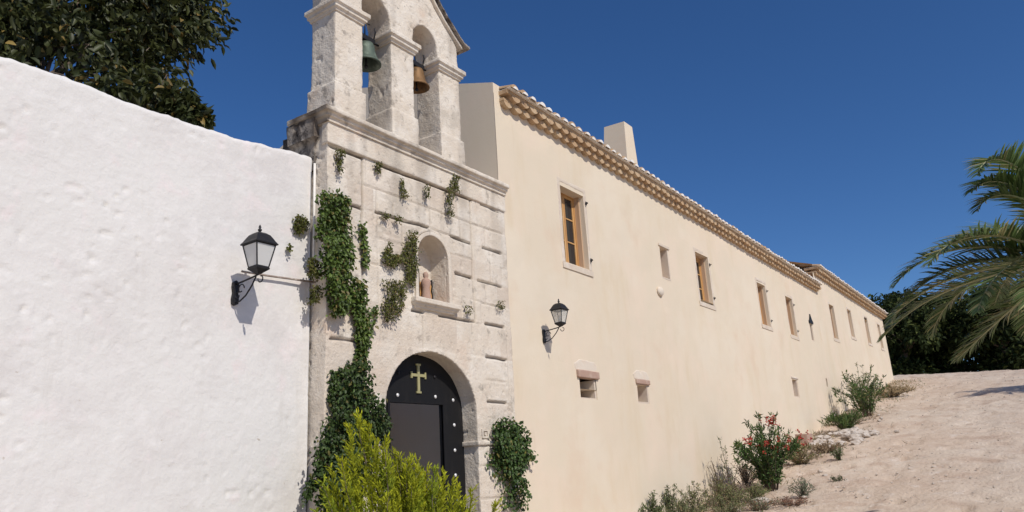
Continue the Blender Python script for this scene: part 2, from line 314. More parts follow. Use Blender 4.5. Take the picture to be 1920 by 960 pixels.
def erode(o, off, amt=1., joints=True):
    me = o.data; c = getco(me); n = getno(me); w = c + np.array(off)
    d = fbm(w, 1.3, 3)*.03 + fbm(w+7, 5, 3)*.014 + fbm(w+19, 18, 2)*.008
    ch = np.clip(fbm(w+55, 11, 3)-.18, 0, 1)*.16*np.clip(fbm(w+70, 1.4, 2)*4+.35, 0, 1)
    d = (d - ch)*amt
    if joints:
        jx = w[:, 0] + fbm(w+3, 3, 2)*.016; jz = w[:, 2] + fbm(w+11, 3, 2)*.016; g = np.zeros(len(w))
        for J in JOINTS: g = seg(g, jx, jz, *J)
        # voussoir joints round the arch
        an = np.arctan2((w[:, 2]-2.42)/.74*.865, w[:, 0]-7.405); rr = np.hypot(w[:, 0]-7.405, (w[:, 2]-2.42)/.74*.865)
        vs_ = (np.abs(((an/(math.pi/9)) % 1)-.5) > .485) & (rr < 1.13) & (rr > .8) & (w[:, 2] > 2.42)
        rows = np.array([-1, .4, .85, 1.3, 1.72, 2.05, 2.57, 2.87, 3.19, 3.66, 3.97, 4.29, 4.58, 4.82, 5.13, 5.49, 9]); ri = np.searchsorted(rows, jz)
        RS = np.random.RandomState(5); off_ = RS.rand(20); wid = .42 + .3*RS.rand(20); u = (jx+off_[ri])/wid[ri]; ci = np.floor(u).astype(int)
        tone = (np.sin(ri*91.7 + ci*37.3)*43758.5) % 1; tone2 = (np.sin(ri*17.1 + ci*71.9)*9631.7) % 1
        ez_ = np.minimum(np.abs(jz-rows[np.clip(ri-1, 0, 16)]), np.abs(rows[np.clip(ri, 0, 16)]-jz)); ex_ = np.minimum(u-ci, 1-(u-ci))*wid[ri]
        fa = np.clip(1-np.minimum(ez_, ex_)/.012, 0, 1)*(rr > 1.13)*.009*np.clip(fbm(w+44, 1.8, 2)*6+.5, 0, 1)
        d = d + (tone-.5)*.010*(n[:, 1] < -.6)
        a2 = me.attributes.new('blk', 'FLOAT', 'POINT'); a2.data.foreach_set('value', np.clip((tone2-.45)*1.6, 0, .75)*(n[:, 1] < -.6)*(np.clip(fbm(w+66, 2, 2)*3+.7, 0, 1)))
        g = np.maximum(g, fa); g = np.maximum(g, vs_*.010); g = g*(n[:, 1] < -.6)*(.55+.9*(fbm(w+80, 2.5, 2)+.5))
        d = d - g
    dirt = np.clip((np.clip(g, 0, 1)*20 if joints else 0) + ch*9 - .05, 0, 1)*.8
    st = np.clip(fbm(w*np.array([2.6, 2.6, .3])+33, 1.6, 3)*5-.15, 0, 1)*np.clip((w[:, 2]-4.2)/1.4, .15, 1)*.32     # rain streaks
    dirt = np.clip(dirt + st + (w[:, 0] < FX0-.02)*(w[:, 2] > 5.3)*(w[:, 2] < 6.0)*np.clip(fbm(w+12, 3, 2)*5+.75, 0, 1)*1.0, 0, 1)
    at_ = me.attributes.new('dirt', 'FLOAT', 'POINT'); at_.data.foreach_set('value', dirt)
    c += n*d[:, None]; setco(me, c)
    me.polygons.foreach_set('use_smooth', [True]*len(me.polygons))
erode(body, (7.4, .3, 0))
# entablature band, pilaster strip edges, impost
def stonepart(name, boxes, m='stone', vox=.0165, amt=.8, parent=gate, extra=None, joints=False):
    bm = bmesh.new()
    for b in boxes: box(bm, *b)
    if extra: extra(bm)
    o = bmobj(name, bm, M[m], parent); remesh(o, vox); off = wloc(o); erode(o, off, amt, joints); return o
stonepart('frieze', [(FX0-.02, FX1, -.028, .1, 5.505, 5.8)], vox=.014, amt=.5)
def corn(bm):
    # stepped cornice that turns the left corner; profile boxes of growing overhang
    for z0, z1, p in ((5.77, 5.83, .05), (5.825, 5.875, .085), (5.87, 5.935, .13)): box(bm, FX0-p, FX1+p*.0, -p, .60, z0, z1)
stonepart('cornice', [(FX0, FX1, -.02, .6, 5.93, 5.95)], extra=corn, vox=.012, amt=.75)
stonepart('cornice_return', [(FX0-.11, FX0-.01, .12, .62, 5.60, 5.86), (FX0-.04, FX0+.3, .2, .80, 5.2, 5.78)], m='stone_dark', vox=.02, amt=1.6)
stonepart('impost', [(8.235, 9.08, -.035, .2, 1.985, 2.045), (8.235, 8.3, -.03, .26, 1.985, 2.045)], vox=.012, amt=.4)
stonepart('impost', [(5.60, 6.55, -.035, .2, 1.985, 2.045)], vox=.012, amt=.4)
for x in (8.34, 8.55):   # little carved squares over the impost
    bm = bmesh.new()
    for b in ((x, x+.15, 2.175, 2.20), (x, x+.15, 2.08, 2.105), (x, x+.03, 2.105, 2.175), (x+.12, x+.15, 2.105, 2.175), (x+.055, x+.095, 2.12, 2.16)): box(bm, b[0], b[1], -.022, .03, b[2], b[3])
    bmobj('carved_square', bm, M['stone'], gate, bevel=.003)
# niche surround and sill
def ring(x0, x1, z0, zs, h, w, y0, y1):
    bm = bmesh.new(); n = 24
    inn = [(x0, z0)] + [((x0+x1)/2 - (x1-x0)/2*math.cos(math.pi*i/n), zs + h*math.sin(math.pi*i/n)) for i in range(n+1)] + [(x1, z0)]
    out = [(x0-w, z0)] + [((x0+x1)/2 - ((x1-x0)/2+w)*math.cos(math.pi*i/n), zs + (h+w)*math.sin(math.pi*i/n)) for i in range(n+1)] + [(x1+w, z0)]
    q = [[bm.verts.new((p[0], y, p[1])) for p in pl] for pl in (inn, out) for y in (y0, y1)]
    a, b, c, d = q
    for i in range(len(inn)-1):
        bm.faces.new((a[i], a[i+1], c[i+1], c[i])); bm.faces.new((b[i], d[i], d[i+1], b[i+1]))
        bm.faces.new((a[i], b[i], b[i+1], a[i+1])); bm.faces.new((c[i], c[i+1], d[i+1], d[i]))
    bm.faces.new((a[0], c[0], d[0], b[0])); bm.faces.new((a[-1], b[-1], d[-1], c[-1]))
    return bm
nb = ring(7.13, 7.735, 3.82, 4.42, .31, .055, -.045, .02); o = bmobj('niche_surround', nb, M['stone'], gate); remesh(o, .009); erode(o, wloc(o), .35, False)
nb = ring(7.075, 7.79, 3.82, 4.42, .365, .045, -.022, .02); o = bmobj('niche_moulding', nb, M['stone'], gate); remesh(o, .009); erode(o, wloc(o), .35, False)
stonepart('niche_sill', [(7.01, 7.91, -.10, .02, 3.765, 3.835), (7.03, 7.89, -.065, .02, 3.735, 3.775), (7.06, 7.86, -.035, .02, 3.70, 3.74)], vox=.011, amt=.4)
# carved figure and board in the niche; the latter imitates sun patch and shade
fig = empty('niche_sun_panel', (7.45, .25, 3.84), 'made-up tan sun-patch board with a dark edge leaning inside the arched niche', 'panel')
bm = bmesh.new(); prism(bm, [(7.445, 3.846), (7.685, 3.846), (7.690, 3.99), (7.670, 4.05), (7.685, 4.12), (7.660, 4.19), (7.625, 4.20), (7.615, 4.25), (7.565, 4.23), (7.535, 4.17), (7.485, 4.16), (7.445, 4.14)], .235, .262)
bmobj('sun_patch_panel', bm, M['wood'], fig, bevel=.003)  # tan shape stands in for the sunlit lower back wall
bm = bmesh.new(); prism(bm, [(7.385, 3.846), (7.437, 3.846), (7.437, 4.33), (7.385, 4.30)], .225, .275); bmobj('shade_strip', bm, M['iron'], fig, bevel=.004)  # dark strip stands in for shade at the niche's left
bm = bmesh.new(); prism(bm, [(7.693, 3.846), (7.720, 3.846), (7.715, 4.0), (7.697, 4.06), (7.717, 4.13), (7.707, 4.22), (7.689, 4.13), (7.698, 4.05), (7.697, 3.98)], .235, .27); bmobj('crack_sliver', bm, M['iron'], fig)  # added dark sliver stands in for the crack in the back corner
bm = bmesh.new(); lathe(bm, [(.07, 0), (.075, .04), (.06, .12), (.05, .22), (.068, .29), (.05, .335), (.022, .352), (.034, .375), (.036, .41), (.02, .435), (.004, .44)], (7.50, .17, 3.842), 16)
st = bmobj('stone_figurine', bm, M['brownstone'], None, smooth=True, loc=(7.50, .17, 3.842)); erode(st, wloc(st), .8, False); tag(st, 'small dark worn figurine standing before the board in the niche', 'figurine')
# belfry
GC = 6.96
def belfry():
    bm = bmesh.new(); Y0, Y1 = .0, .46
    for a, b in ((5.74, 6.20), (6.73, 7.185), (7.72, 8.185)):
        box(bm, a, b, Y0, Y1, 6.35, 7.62)
        box(bm, a-.03, b+.03, Y0-.035, Y1+.03, 5.90, 6.37)
    o = bmobj('belfry_piers', bm, M['stone'], gate); remesh(o, .0165); erode(o, wloc(o), 1.1, False)
    # head: slab with concave gable, cut by two arches
    cv = [(8.185, 7.50), (8.185, 7.93), (8.10, 8.08), (7.86, 8.27), (7.66, 8.46), (7.45, 8.70), (7.25, 8.95), (7.08, 9.14)]
    pts = cv + [(GC, 9.22)] + [(2*GC-x, z) for x, z in cv[::-1]]
    bm = bmesh.new(); prism(bm, [(x, z) for x, z in pts], Y0+.005, Y1-.005)
    o = bmobj('belfry_head', bm, M['stone'], gate)
    for a, b in ((6.20, 6.73), (7.185, 7.72)):
        bm = bmesh.new(); prism(bm, arch_pts(a, b, 7.3, 7.66, .31, 24), -1, 1.5); cut(o, bm)
    remesh(o, .0165); erode(o, wloc(o), 1., False)
    # capitals
    for a, b in ((5.74, 6.20), (6.73, 7.185), (7.72, 8.185)):
        stonepart('capital', [(a-.02, b+.02, Y0-.025, Y1+.02, 7.37, 7.42), (a-.045, b+.045, Y0-.055, Y1+.045, 7.41, 7.47), (a-.075, b+.075, Y0-.085, Y1+.07, 7.465, 7.525)], vox=.011, amt=.5)
    # raking coping of thin slabs
    cc = [(8.40, 7.975), (8.26, 8.0), (8.12, 8.10), (7.87, 8.29), (7.67, 8.48), (7.46, 8.72), (7.26, 8.97), (7.09, 9.16), (GC, 9.25)]
    cc = cc + [(2*GC-x, z) for x, z in cc[-2::-1]]
    bm = bmesh.new(); n = len(cc)
    for i in range(n-1):
        (xa, za), (xb, zb) = cc[i], cc[i+1]
        e = .045
        hexa(bm, [(xa, -.09, za), (xb, -.09, zb), (xb, .55, zb), (xa, .55, za), (xa, -.09, za+e), (xb, -.09, zb+e), (xb, .55, zb+e), (xa, .55, za+e)])
    o = bmobj('gable_coping', bm, M['stone_dark'], gate); remesh(o, .013); erode(o, wloc(o), .6, False)
    bm = bmesh.new()
    for i in range(1, n-2):
        (xa, za), (xb, zb) = cc[i], cc[i+1]
        hexa(bm, [(xa, -.04, za-.07), (xb, -.04, zb-.07), (xb, .2, zb-.07), (xa, .2, za-.07), (xa, -.04, za-.005), (xb, -.04, zb-.005), (xb, .2, zb-.005), (xa, .2, za-.005)])
    o = bmobj('gable_moulding', bm, M['stone'], gate); remesh(o, .013); erode(o, wloc(o), .5, False)
belfry()
# door: black leaf with a wicket opening, cross and bolts
door = None
bm = bmesh.new(); prism(bm, arch_pts(6.50, 8.31, -.05, 2.42, .78, 28), .25, .31)
door = bmobj('door', bm, M['blackdoor'], gate, bevel=0); tag(door, 'black arched door with gold cross and an open wicket')
bm = bmesh.new(); box(bm, 6.86, 7.85, .1, .5, .02, 2.53); cut(door, bm)
def dpart(name, m, *b, bevel=.004): return boxobj(name, m, door, *b, bevel=bevel)
bm = bmesh.new()
box(bm, 6.86, 7.85, .238, .27, 2.53, 2.565); box(bm, 7.85, 7.885, .238, .27, .02, 2.565); box(bm, 6.825, 6.86, .238, .27, .02, 2.565)
bmobj('wicket_frame', bm, M['blackdoor'], door, bevel=.003)
bm = bmesh.new()
box(bm, 7.364, 7.406, .232, .249, 2.67, 3.03); box(bm, 7.262, 7.508, .231, .250, 2.872, 2.908)
for x in (7.255, 7.515): box(bm, x-.012, x+.012, .230, .251, 2.848, 2.932)
box(bm, 7.343, 7.427, .230, .251, 2.66, 2.685); box(bm, 7.343, 7.427, .230, .251, 3.015, 3.04)
bmobj('cross', bm, M['gold'], door, bevel=.002)
for x, z in ((7.0, 2.62), (7.71, 2.63), (8.07, 2.60), (8.075, 2.27), (8.07, 1.94), (8.065, 1.62), (8.07, 1.29), (8.07, .95), (8.07, .6), (7.71, 2.89), (7.02, 2.90), (6.68, 2.27), (6.68, 1.94), (6.68, 1.62)):
    bm = bmesh.new(); bmesh.ops.create_uvsphere(bm, u_segments=12, v_segments=8, radius=.024)
    bmesh.ops.scale(bm, vec=(1, .6, 1), verts=bm.verts); bmesh.ops.translate(bm, vec=(x, .243, z), verts=bm.verts)
    bmobj('bolt', bm, M['steel'] if z != 2.89 and z != 2.90 else M['iron'], door, smooth=True)
bm = bmesh.new(); w_ = .12   # vestibule seen through the wicket: floor, sides, vault, back
box(bm, 5.7, 9.17, 2.9, 3.05, -.1, 3.3)
box(bm, 5.7, 9.17, .32, 2.899, -.15, .0)
bmobj('court_wall', bm, M['inner'], gate)

# ------------------------------------------------------------------ bells
def bell(x, z, m, label, scale=1.):
    t = empty('bell', (x, .22, z), label, 'bell', None)
    prof = [(.205, 0), (.20, .02), (.17, .06), (.145, .12), (.125, .20), (.115, .27), (.10, .31), (.06, .335), (.02, .345)]
    inn = [(.012, .31), (.08, .29), (.10, .22), (.115, .14), (.15, .06), (.185, 0)]
    bm = bmesh.new(); lathe(bm, [(r*scale, h*scale) for r, h in inn + prof], (x, .22, z), 32, close=True)
    bmobj('bell_body', bm, M[m], t, smooth=True)
    bm = bmesh.new(); tube(bm, [(x, .22, z+.30*scale), (x, .22, z+.05*scale), (x, .22, z-.03)], [.008, .012, .012]); bmesh.ops.create_uvsphere(bm, u_segments=10, v_segments=8, radius=.028, matrix=Matrix.Translation((x, .22, z-.03)))
    bmobj('clapper', bm, M['iron'], t, smooth=True)
    zt = z + .36*scale
    bm = bmesh.new(); box(bm, x-.14, x+.14, .185, .255, zt, zt+.07); bmobj('headstock', bm, M['iron'], t, bevel=.008)
    bm = bmesh.new()
    for dx in (-.05, 0, .05): tube(bm, [(x+dx, .22, zt-.04), (x+dx, .22, zt+.02)], .012, 6)
    tube(bm, [(x+.13, .22, zt+.04), (x+.16, .20, zt+.20), (x+.13, .19, zt+.25)], .012, 6); tube(bm, [(x-.02, .22, zt+.06), (x-.02, .22, zt+.27), (x+.05, .20, zt+.27)], .010, 6)
    bmobj('hanger', bm, M['iron'], t, smooth=True)
    bm = bmesh.new(); tube(bm, [(x-.30, .22, zt+.035), (x+.30, .22, zt+.035)], .013, 8); bmobj('axle', bm, M['iron'], t, smooth=True)
    return t
bell(6.475, 7.00, 'bellgreen', 'green verdigris bronze bell in the higher left arch of the belfry')
bell(7.475, 7.06, 'bellbrown', 'brown bronze bell in the right arch of the belfry', .93)

# ------------------------------------------------------------------ long building
YC = .08
def plaster_wall(name, x0, x1, z0, ztop, holes, parent, m, depth=.32, batter=None):
    """front wall at y = YC with rectangular openings and their reveals, gently uneven"""
    def brk(a, b, st, extra):
        v = set(np.round(np.arange(a, b, st), 4)); v.add(b)
        for e in extra: v = {q for q in v if abs(q-e) > st*.3}; v.add(round(e, 4))
        v.add(a); return sorted(v)
    xx = brk(x0, x1, .14, [h for H in holes for h in H[:2]]); zz = brk(z0, ztop, .14, [h for H in holes for h in H[2:4]])
    V = [];F = []; ix = {}
    for i, x in enumerate(xx):
        for j, z in enumerate(zz): ix[i, j] = len(V); V.append((x, YC, z))
    inh = lambda x, z: any(H[0] < x < H[1] and H[2] < z < H[3] for H in holes)
    for i in range(len(xx)-1):
        for j in range(len(zz)-1):
            if not inh((xx[i]+xx[i+1])/2, (zz[j]+zz[j+1])/2): F.append((ix[i, j], ix[i+1, j], ix[i+1, j+1], ix[i, j+1]))
    A = np.array(V); A[:, 1] += fbm(A, .7, 3)*.035 + fbm(A+9, 2.5, 2)*.012
    V = A.tolist()
    at_ = {(round(a[0], 4), round(a[2], 4)): k for k, a in enumerate(A)}
    for H in holes:   # reveals share the front edge vertices
        hx = [x for x in xx if H[0]-1e-4 <= x <= H[1]+1e-4]; hz = [z for z in zz if H[2]-1e-4 <= z <= H[3]+1e-4]
        loop = [(x, hz[0]) for x in hx] + [(hx[-1], z) for z in hz[1:]] + [(x, hz[-1]) for x in hx[-2::-1]] + [(hx[0], z) for z in hz[-2:0:-1]]
        fr = [at_[round(p[0], 4), round(p[1], 4)] for p in loop]; bk = []
        for p in loop: bk.append(len(V)); V.append([p[0], YC+depth, p[1]])
        n = len(fr)
        for k in range(n): F.append((fr[k], bk[k], bk[(k+1) % n], fr[(k+1) % n]))
    me = bpy.data.meshes.new(name); me.from_pydata(V, [], F)
    bm = bmesh.new(); bm.from_mesh(me); bmesh.ops.recalc_face_normals(bm, faces=bm.faces); bm.to_mesh(me); bm.free()
    return link(name, me, m, parent)
def window(parent, x0, x1, z0, z1, leaves=2, rows=3, dep=.19, hooks=True, lab=None):
    """stone surround, sill, wooden two-leaf casement set back in the opening"""
    y = YC + dep
    sur = bmesh.new(); s = .10
    box(sur, x0-s, x0-.002, YC-.007, YC+.05, z0-.02, z1+.10); box(sur, x1+.002, x1+s, YC-.007, YC+.05, z0-.02, z1+.10); box(sur, x0-.002, x1+.002, YC-.007, YC+.05, z1+.002, z1+.10)
    win = bmesh.new()
    fo = .055
    for b in ((x0+.003, x0+fo, z0+.003, z1-.003), (x1-fo, x1-.003, z0+.003, z1-.003), (x0+fo, x1-fo, z1-fo-.02, z1-.003), (x0+fo, x1-fo, z0+.003, z0+fo)): box(win, b[0], b[1], y, y+.06, b[2], b[3])
    fr = bmobj('window', win, M['wood'], parent, bevel=.004)
    o = bmobj('surround', sur, M['surround'], fr); remesh(o, .02); erode(o, wloc(o), .45, False)
    sl_ = bmesh.new(); box(sl_, x0-s-.01, x1+s+.01, YC-.018, YC+.12, z0-.12, z0-.022); o = bmobj('sill', sl_, M['surround'], fr, bevel=.015)
    xm = (x0+x1)/2; W_ = (x1-x0-2*fo)/2
    for k in range(2):
        a = x0+fo+k*W_; b = a+W_; lf = bmesh.new(); st = .05; yy = y+.012
        for q in ((a+.002, a+st, z0+fo+.003, z1-fo-.023), (b-st, b-.002, z0+fo+.003, z1-fo-.023)): box(lf, q[0], q[1], yy, yy+.035, q[2], q[3])
        hh = (z1-z0-2*fo-.03)
        for r_ in range(rows+1):
            zc = z0+fo+.005 + hh*r_/rows; t = .045 if r_ in (0, rows) else .022
            za = zc if r_ == 0 else (zc-t if r_ == rows else zc-t/2); box(lf, a+st, b-st, yy+.001, yy+.034, za, za+t)
        bmobj('casement', lf, M['wood'], fr, bevel=.003)
        g = bmesh.new(); box(g, a+st-.005, b-st+.005, yy+.016, yy+.020, z0+fo+.02, z1-fo-.03); bmobj('pane', g, M['glassdark'], fr)
    jb = bmesh.new(); box(jb, x1-.03, x1-.001, YC+.095, y-.001, z0+.004, z1-.004); box(jb, x0+.004, x1-.036, YC+.10, y-.001, z1-.03, z1-.004); bmobj('jamb_lining', jb, M['lining'], fr, bevel=.003)
    for zz_ in ((z0+.18, z1-.2) if hooks else ()):
        hb = bmesh.new(); tube(hb, [(x1+.05, YC-.015, zz_), (x1+.05, YC-.06, zz_), (x1+.02, YC-.065, zz_+.01)], .009, 6); box(hb, x1+.03, x1+.07, YC-.03, YC-.022, zz_-.03, zz_+.04)
        bmobj('shutter_hook', hb, M['iron'], fr)
    return fr
def roofsheet(parent, x0, x1, ze0, ze1, yf, yr, slope, yb, name='roof'):
    """corrugated tiled roof, ridge at yr; eave height runs from ze0 at x0 to ze1 at x1"""
    per = .26; nX = int((x1-x0)/per*8); X = np.linspace(x0, x1, nX+1); V = []; F = []
    yy = [yf, yr, yb]
    for y in yy:
        for x in X:
            ze = ze0 + (ze1-ze0)*(x-x0)/(x1-x0); z = ze + (min(y, 2*yr-y)-yf)*slope + .055*abs(math.cos(math.pi*(x-x0)/per)); V.append((x, y, z))
    n = len(X)
    for r_ in range(2):
        for i in range(n-1): F.append((r_*n+i, r_*n+i+1, (r_+1)*n+i+1, (r_+1)*n+i))
    me = bpy.data.meshes.new(name); me.from_pydata(V, [], F); return link(name, me, M['tile'], parent)
def eave(parent, x0, x1, zt0, zt1, zb0, zb1, per=.26, proj=.17):
    """corbelled tile eave: two courses of canal tiles tips down, fascia, capping tile ends filled with white mortar"""
    n = int(round((x1-x0)/per)); per = (x1-x0)/n
    a = bmesh.new(); b = bmesh.new(); c = bmesh.new(); d = bmesh.new()
    def half(bm, xc, z, r, y0, y1, up, dz=0.):
        k = 8; s = 1 if up else -1; f = []; g = []
        for i in range(k+1):
            t = math.pi*i/k; f.append(bm.verts.new((xc + r*math.cos(t), y0, z + s*r*.75*math.sin(t)))); g.append(bm.verts.new((xc + r*math.cos(t), y1, z + dz + s*r*.75*math.sin(t))))
        for i in range(k): bm.faces.new((f[i], f[i+1], g[i+1], g[i]))
        bm.faces.new(f)
    J = lambda s: rng.uniform(-s, s)
    for i in range(n):
        t = (i+.5)/n; xc = x0 + (i+.5)*per; zt = zt0 + (zt1-zt0)*t; zb = zb0 + (zb1-zb0)*t; h = zt-zb
        half(a, xc+J(.01), zb + h*.26+J(.008), per*.47, YC-proj*.45+J(.012), YC+.1, False)
        half(b, xc + per/2+J(.01), zb + h*.58+J(.008), per*.47, YC-proj*.78+J(.012), YC+.1, False)
        half(c, xc+J(.012), zb + h*.80+J(.012), per*.40, YC-proj-.02+J(.015), YC+.5, True, .5*.33)
        half(d, xc+J(.012), zb + h*.80+.004+J(.012), per*rng.uniform(.24, .34), YC-proj-.045+J(.02), YC-proj+.05, True)
    L0 = lambda f: zb0 + (zt0-zb0)*f; L1 = lambda f: zb1 + (zt1-zb1)*f
    def slab(bm, f0, f1, y0): hexa(bm, [(x0, y0, L0(f0)), (x1, y0, L1(f0)), (x1, YC+.3, L1(f0)), (x0, YC+.3, L0(f0)), (x0, y0, L0(f1)), (x1, y0, L1(f1)), (x1, YC+.3, L1(f1)), (x0, YC+.3, L0(f1))])
    slab(d, .795, .815, YC-proj-.012)
    slab(a, .262, .40, YC-proj*.42); slab(b, .582, .80, YC-proj*.76)
    bmobj('eave_course', a, M['tile'], parent); bmobj('eave_course', b, M['tile'], parent)
    bmobj('roof_tile_ends', c, M['tile'], parent); bmobj('mortar_ends', d, M['mortar'], parent)

# --- near building
B1 = empty('monastery_building', (19, 3, 2), 'long cream plastered building with tiled eave, right of the stone gateway', 'building')
X0, X1 = 9.18, 28.5
WINS = [(11.06, 11.88, 5.09, 6.58), (17.18, 17.98, 5.29, 6.53), (21.70, 22.45, 5.28, 6.56), (24.42, 25.15, 5.28, 6.52)]
SLITS = [(15.12, 15.56, 5.50, 6.22), (26.85, 27.15, 5.33, 5.92)]
VENTS = [(11.19, 11.74, 2.73, 3.07), (13.33, 13.80, 2.74, 3.09), (23.72, 24.25, 3.31, 3.85), (27.80, 27.98, 3.84, 4.12)]
plaster_wall('front_wall', X0, X1, -.6, 7.62, WINS + SLITS + VENTS, B1, M['cream'])
for H in WINS: window(B1, *H)
for H in SLITS + VENTS: boxobj('opening_back', M['inner'], B1, H[0]-.05, H[1]+.05, YC+.321, YC+.34, H[2]-.05, H[3]+.05, bevel=0)
def surround(parent, H, w=.07, name='stone_jamb', top=0.02):
    bm = bmesh.new(); x0, x1, z0, z1 = H
    box(bm, x1-.05, x1+.002, YC+.005, YC+.30, z0-.002, z1+.002); box(bm, x0, x1-.05, YC+.005, YC+.30, z0-.002, z0+.03)
    return bmobj(name, bm, M['surround'], parent, bevel=.004)
for H in SLITS + VENTS[:3]: surround(B1, H)
for x0, x1, z0, z1, p in ((11.11, 11.82, 3.085, 3.215, .05), (13.28, 13.84, 3.10, 3.19, .04), (23.66, 24.36, 3.862, 3.92, .03), (15.05, 15.62, 6.23, 6.29, .02)):
    bm = bmesh.new(); box(bm, x0, x1, YC-p, YC+.1, z0, z1); o = bmobj('lintel', bm, M['brownstone'] if p > .035 else M['surround'], B1); remesh(o, .015); erode(o, wloc(o), .6, False)
# pale plaster patches over the two lintels
for x0, x1, z0 in ((11.05, 11.88, 3.215), (13.2, 13.9, 3.19)):
    bm = bmesh.new(); prism(bm, [(x0+.05, z0), (x1-.05, z0), (x1, z0+.07), (x1-.12, z0+.17), (x0+.2, z0+.19), (x0, z0+.1)], YC-.006, YC+.05)
    o = bmobj('plaster_patch', bm, M['patch'], B1); remesh(o, .015); erode(o, wloc(o), .5, False)
# ogee hood of the far slit
bm = bmesh.new(); prism(bm, [(26.78, 5.93), (27.22, 5.93), (27.22, 6.0), (27.10, 6.08), (27.02, 6.2), (27.0, 6.26), (26.98, 6.2), (26.90, 6.08), (26.78, 6.0)], YC-.05, YC+.05); bmobj('slit_hood', bm, M['iron'], B1)
# projecting round boss (old spout stone)
bm = bmesh.new(); bmesh.ops.create_uvsphere(bm, u_segments=16, v_segments=12, radius=.13, matrix=Matrix.Translation((14.85, YC-.02, 5.15)) @ Matrix.Diagonal((1.1, .5, .85, 1)))
o = bmobj('spout_stone', bm, M['patch'], B1, smooth=True); erode(o, wloc(o), .8, False)
eave(B1, 9.33, 28.6, 7.76, 7.56, 7.42, 7.30, proj=.22)
YR = 3.6; SLP = .33
def gable(parent, x, ztop, z0, y1=7.1, t=.3, name='gable_wall'):
    bm = bmesh.new()
    P = [(YC+.003, z0), (YC+.003, ztop), (YR, ztop+(YR-YC)*SLP), (y1, ztop), (y1, z0)]
    a = [bm.verts.new((x, y, z)) for y, z in P]; b = [bm.verts.new((x+t, y, z)) for y, z in P]
    bm.faces.new(a); bm.faces.new(b[::-1])
    for i in range(5): bm.faces.new((a[i], b[i], b[(i+1) % 5], a[(i+1) % 5]))
    return bmobj(name, bm, M['cream'], parent, bevel=.012)
gable(B1, X0+.004, 7.80, -.6)
gable(B1, X1-.31, 7.55, -.6)
boxobj('back_wall', M['cream'], B1, X0+.31, X1-.32, 6.8, 7.1, -.6, 7.6, bevel=0)
roofsheet(B1, X0+.32, X1+.1, 7.76, 7.56, YC-.02, YR, SLP, 7.3)
ch = bmesh.new(); hexa(ch, [(15.44, .80, 7.3), (16.18, .80, 7.3), (16.18, 1.55, 7.3), (15.44, 1.55, 7.3), (15.64, .85, 9.68), (16.07, .85, 9.68), (16.07, 1.40, 9.70), (15.64, 1.40, 9.70)])
bmobj('chimney', ch, M['cream'], B1, bevel=.02)
# --- far building
B2 = empty('monastery_wing', (35, 3, 4.3), 'higher cream wing with its own tiled eave at the far end of the track', 'building')
XA, XB = 29.0, 41.0
W2 = [(30.15, 30.85, 5.78, 7.08), (33.25, 33.9, 6.18, 7.30), (36.5, 37.15, 6.25, 7.40), (39.35, 39.95, 6.30, 7.42)]
plaster_wall('front_wall', X1, XB, 1.5, 8.02, W2, B2, M['cream'])
for H in W2: window(B2, *H, hooks=False)
gable(B2, XB-.30, 8.05, 1.5)
bm = bmesh.new(); P = [(YC+.003, 7.0), (YC+.003, 8.05), (YR, 8.05+(YR-YC)*SLP), (7.1, 8.05), (7.1, 7.0)]
a = [bm.verts.new((XA-.3, y, z)) for y, z in P]; b = [bm.verts.new((XA, y, z)) for y, z in P]; bm.faces.new(a); bm.faces.new(b[::-1])
for i in range(5): bm.faces.new((a[i], b[i], b[(i+1) % 5], a[(i+1) % 5]))
bmobj('gable_wall', bm, M['cream'], B2)
boxobj('back_wall', M['cream'], B2, XA, XB-.3, 6.8, 7.1, 1.5, 8.0, bevel=0)
eave(B2, XA-.4, XB+.15, 8.32, 8.14, 7.92, 7.88, proj=.25)
roofsheet(B2, XA-.45, XB+.15, 8.29, 8.10, YC-.02, YR, SLP, 7.3)

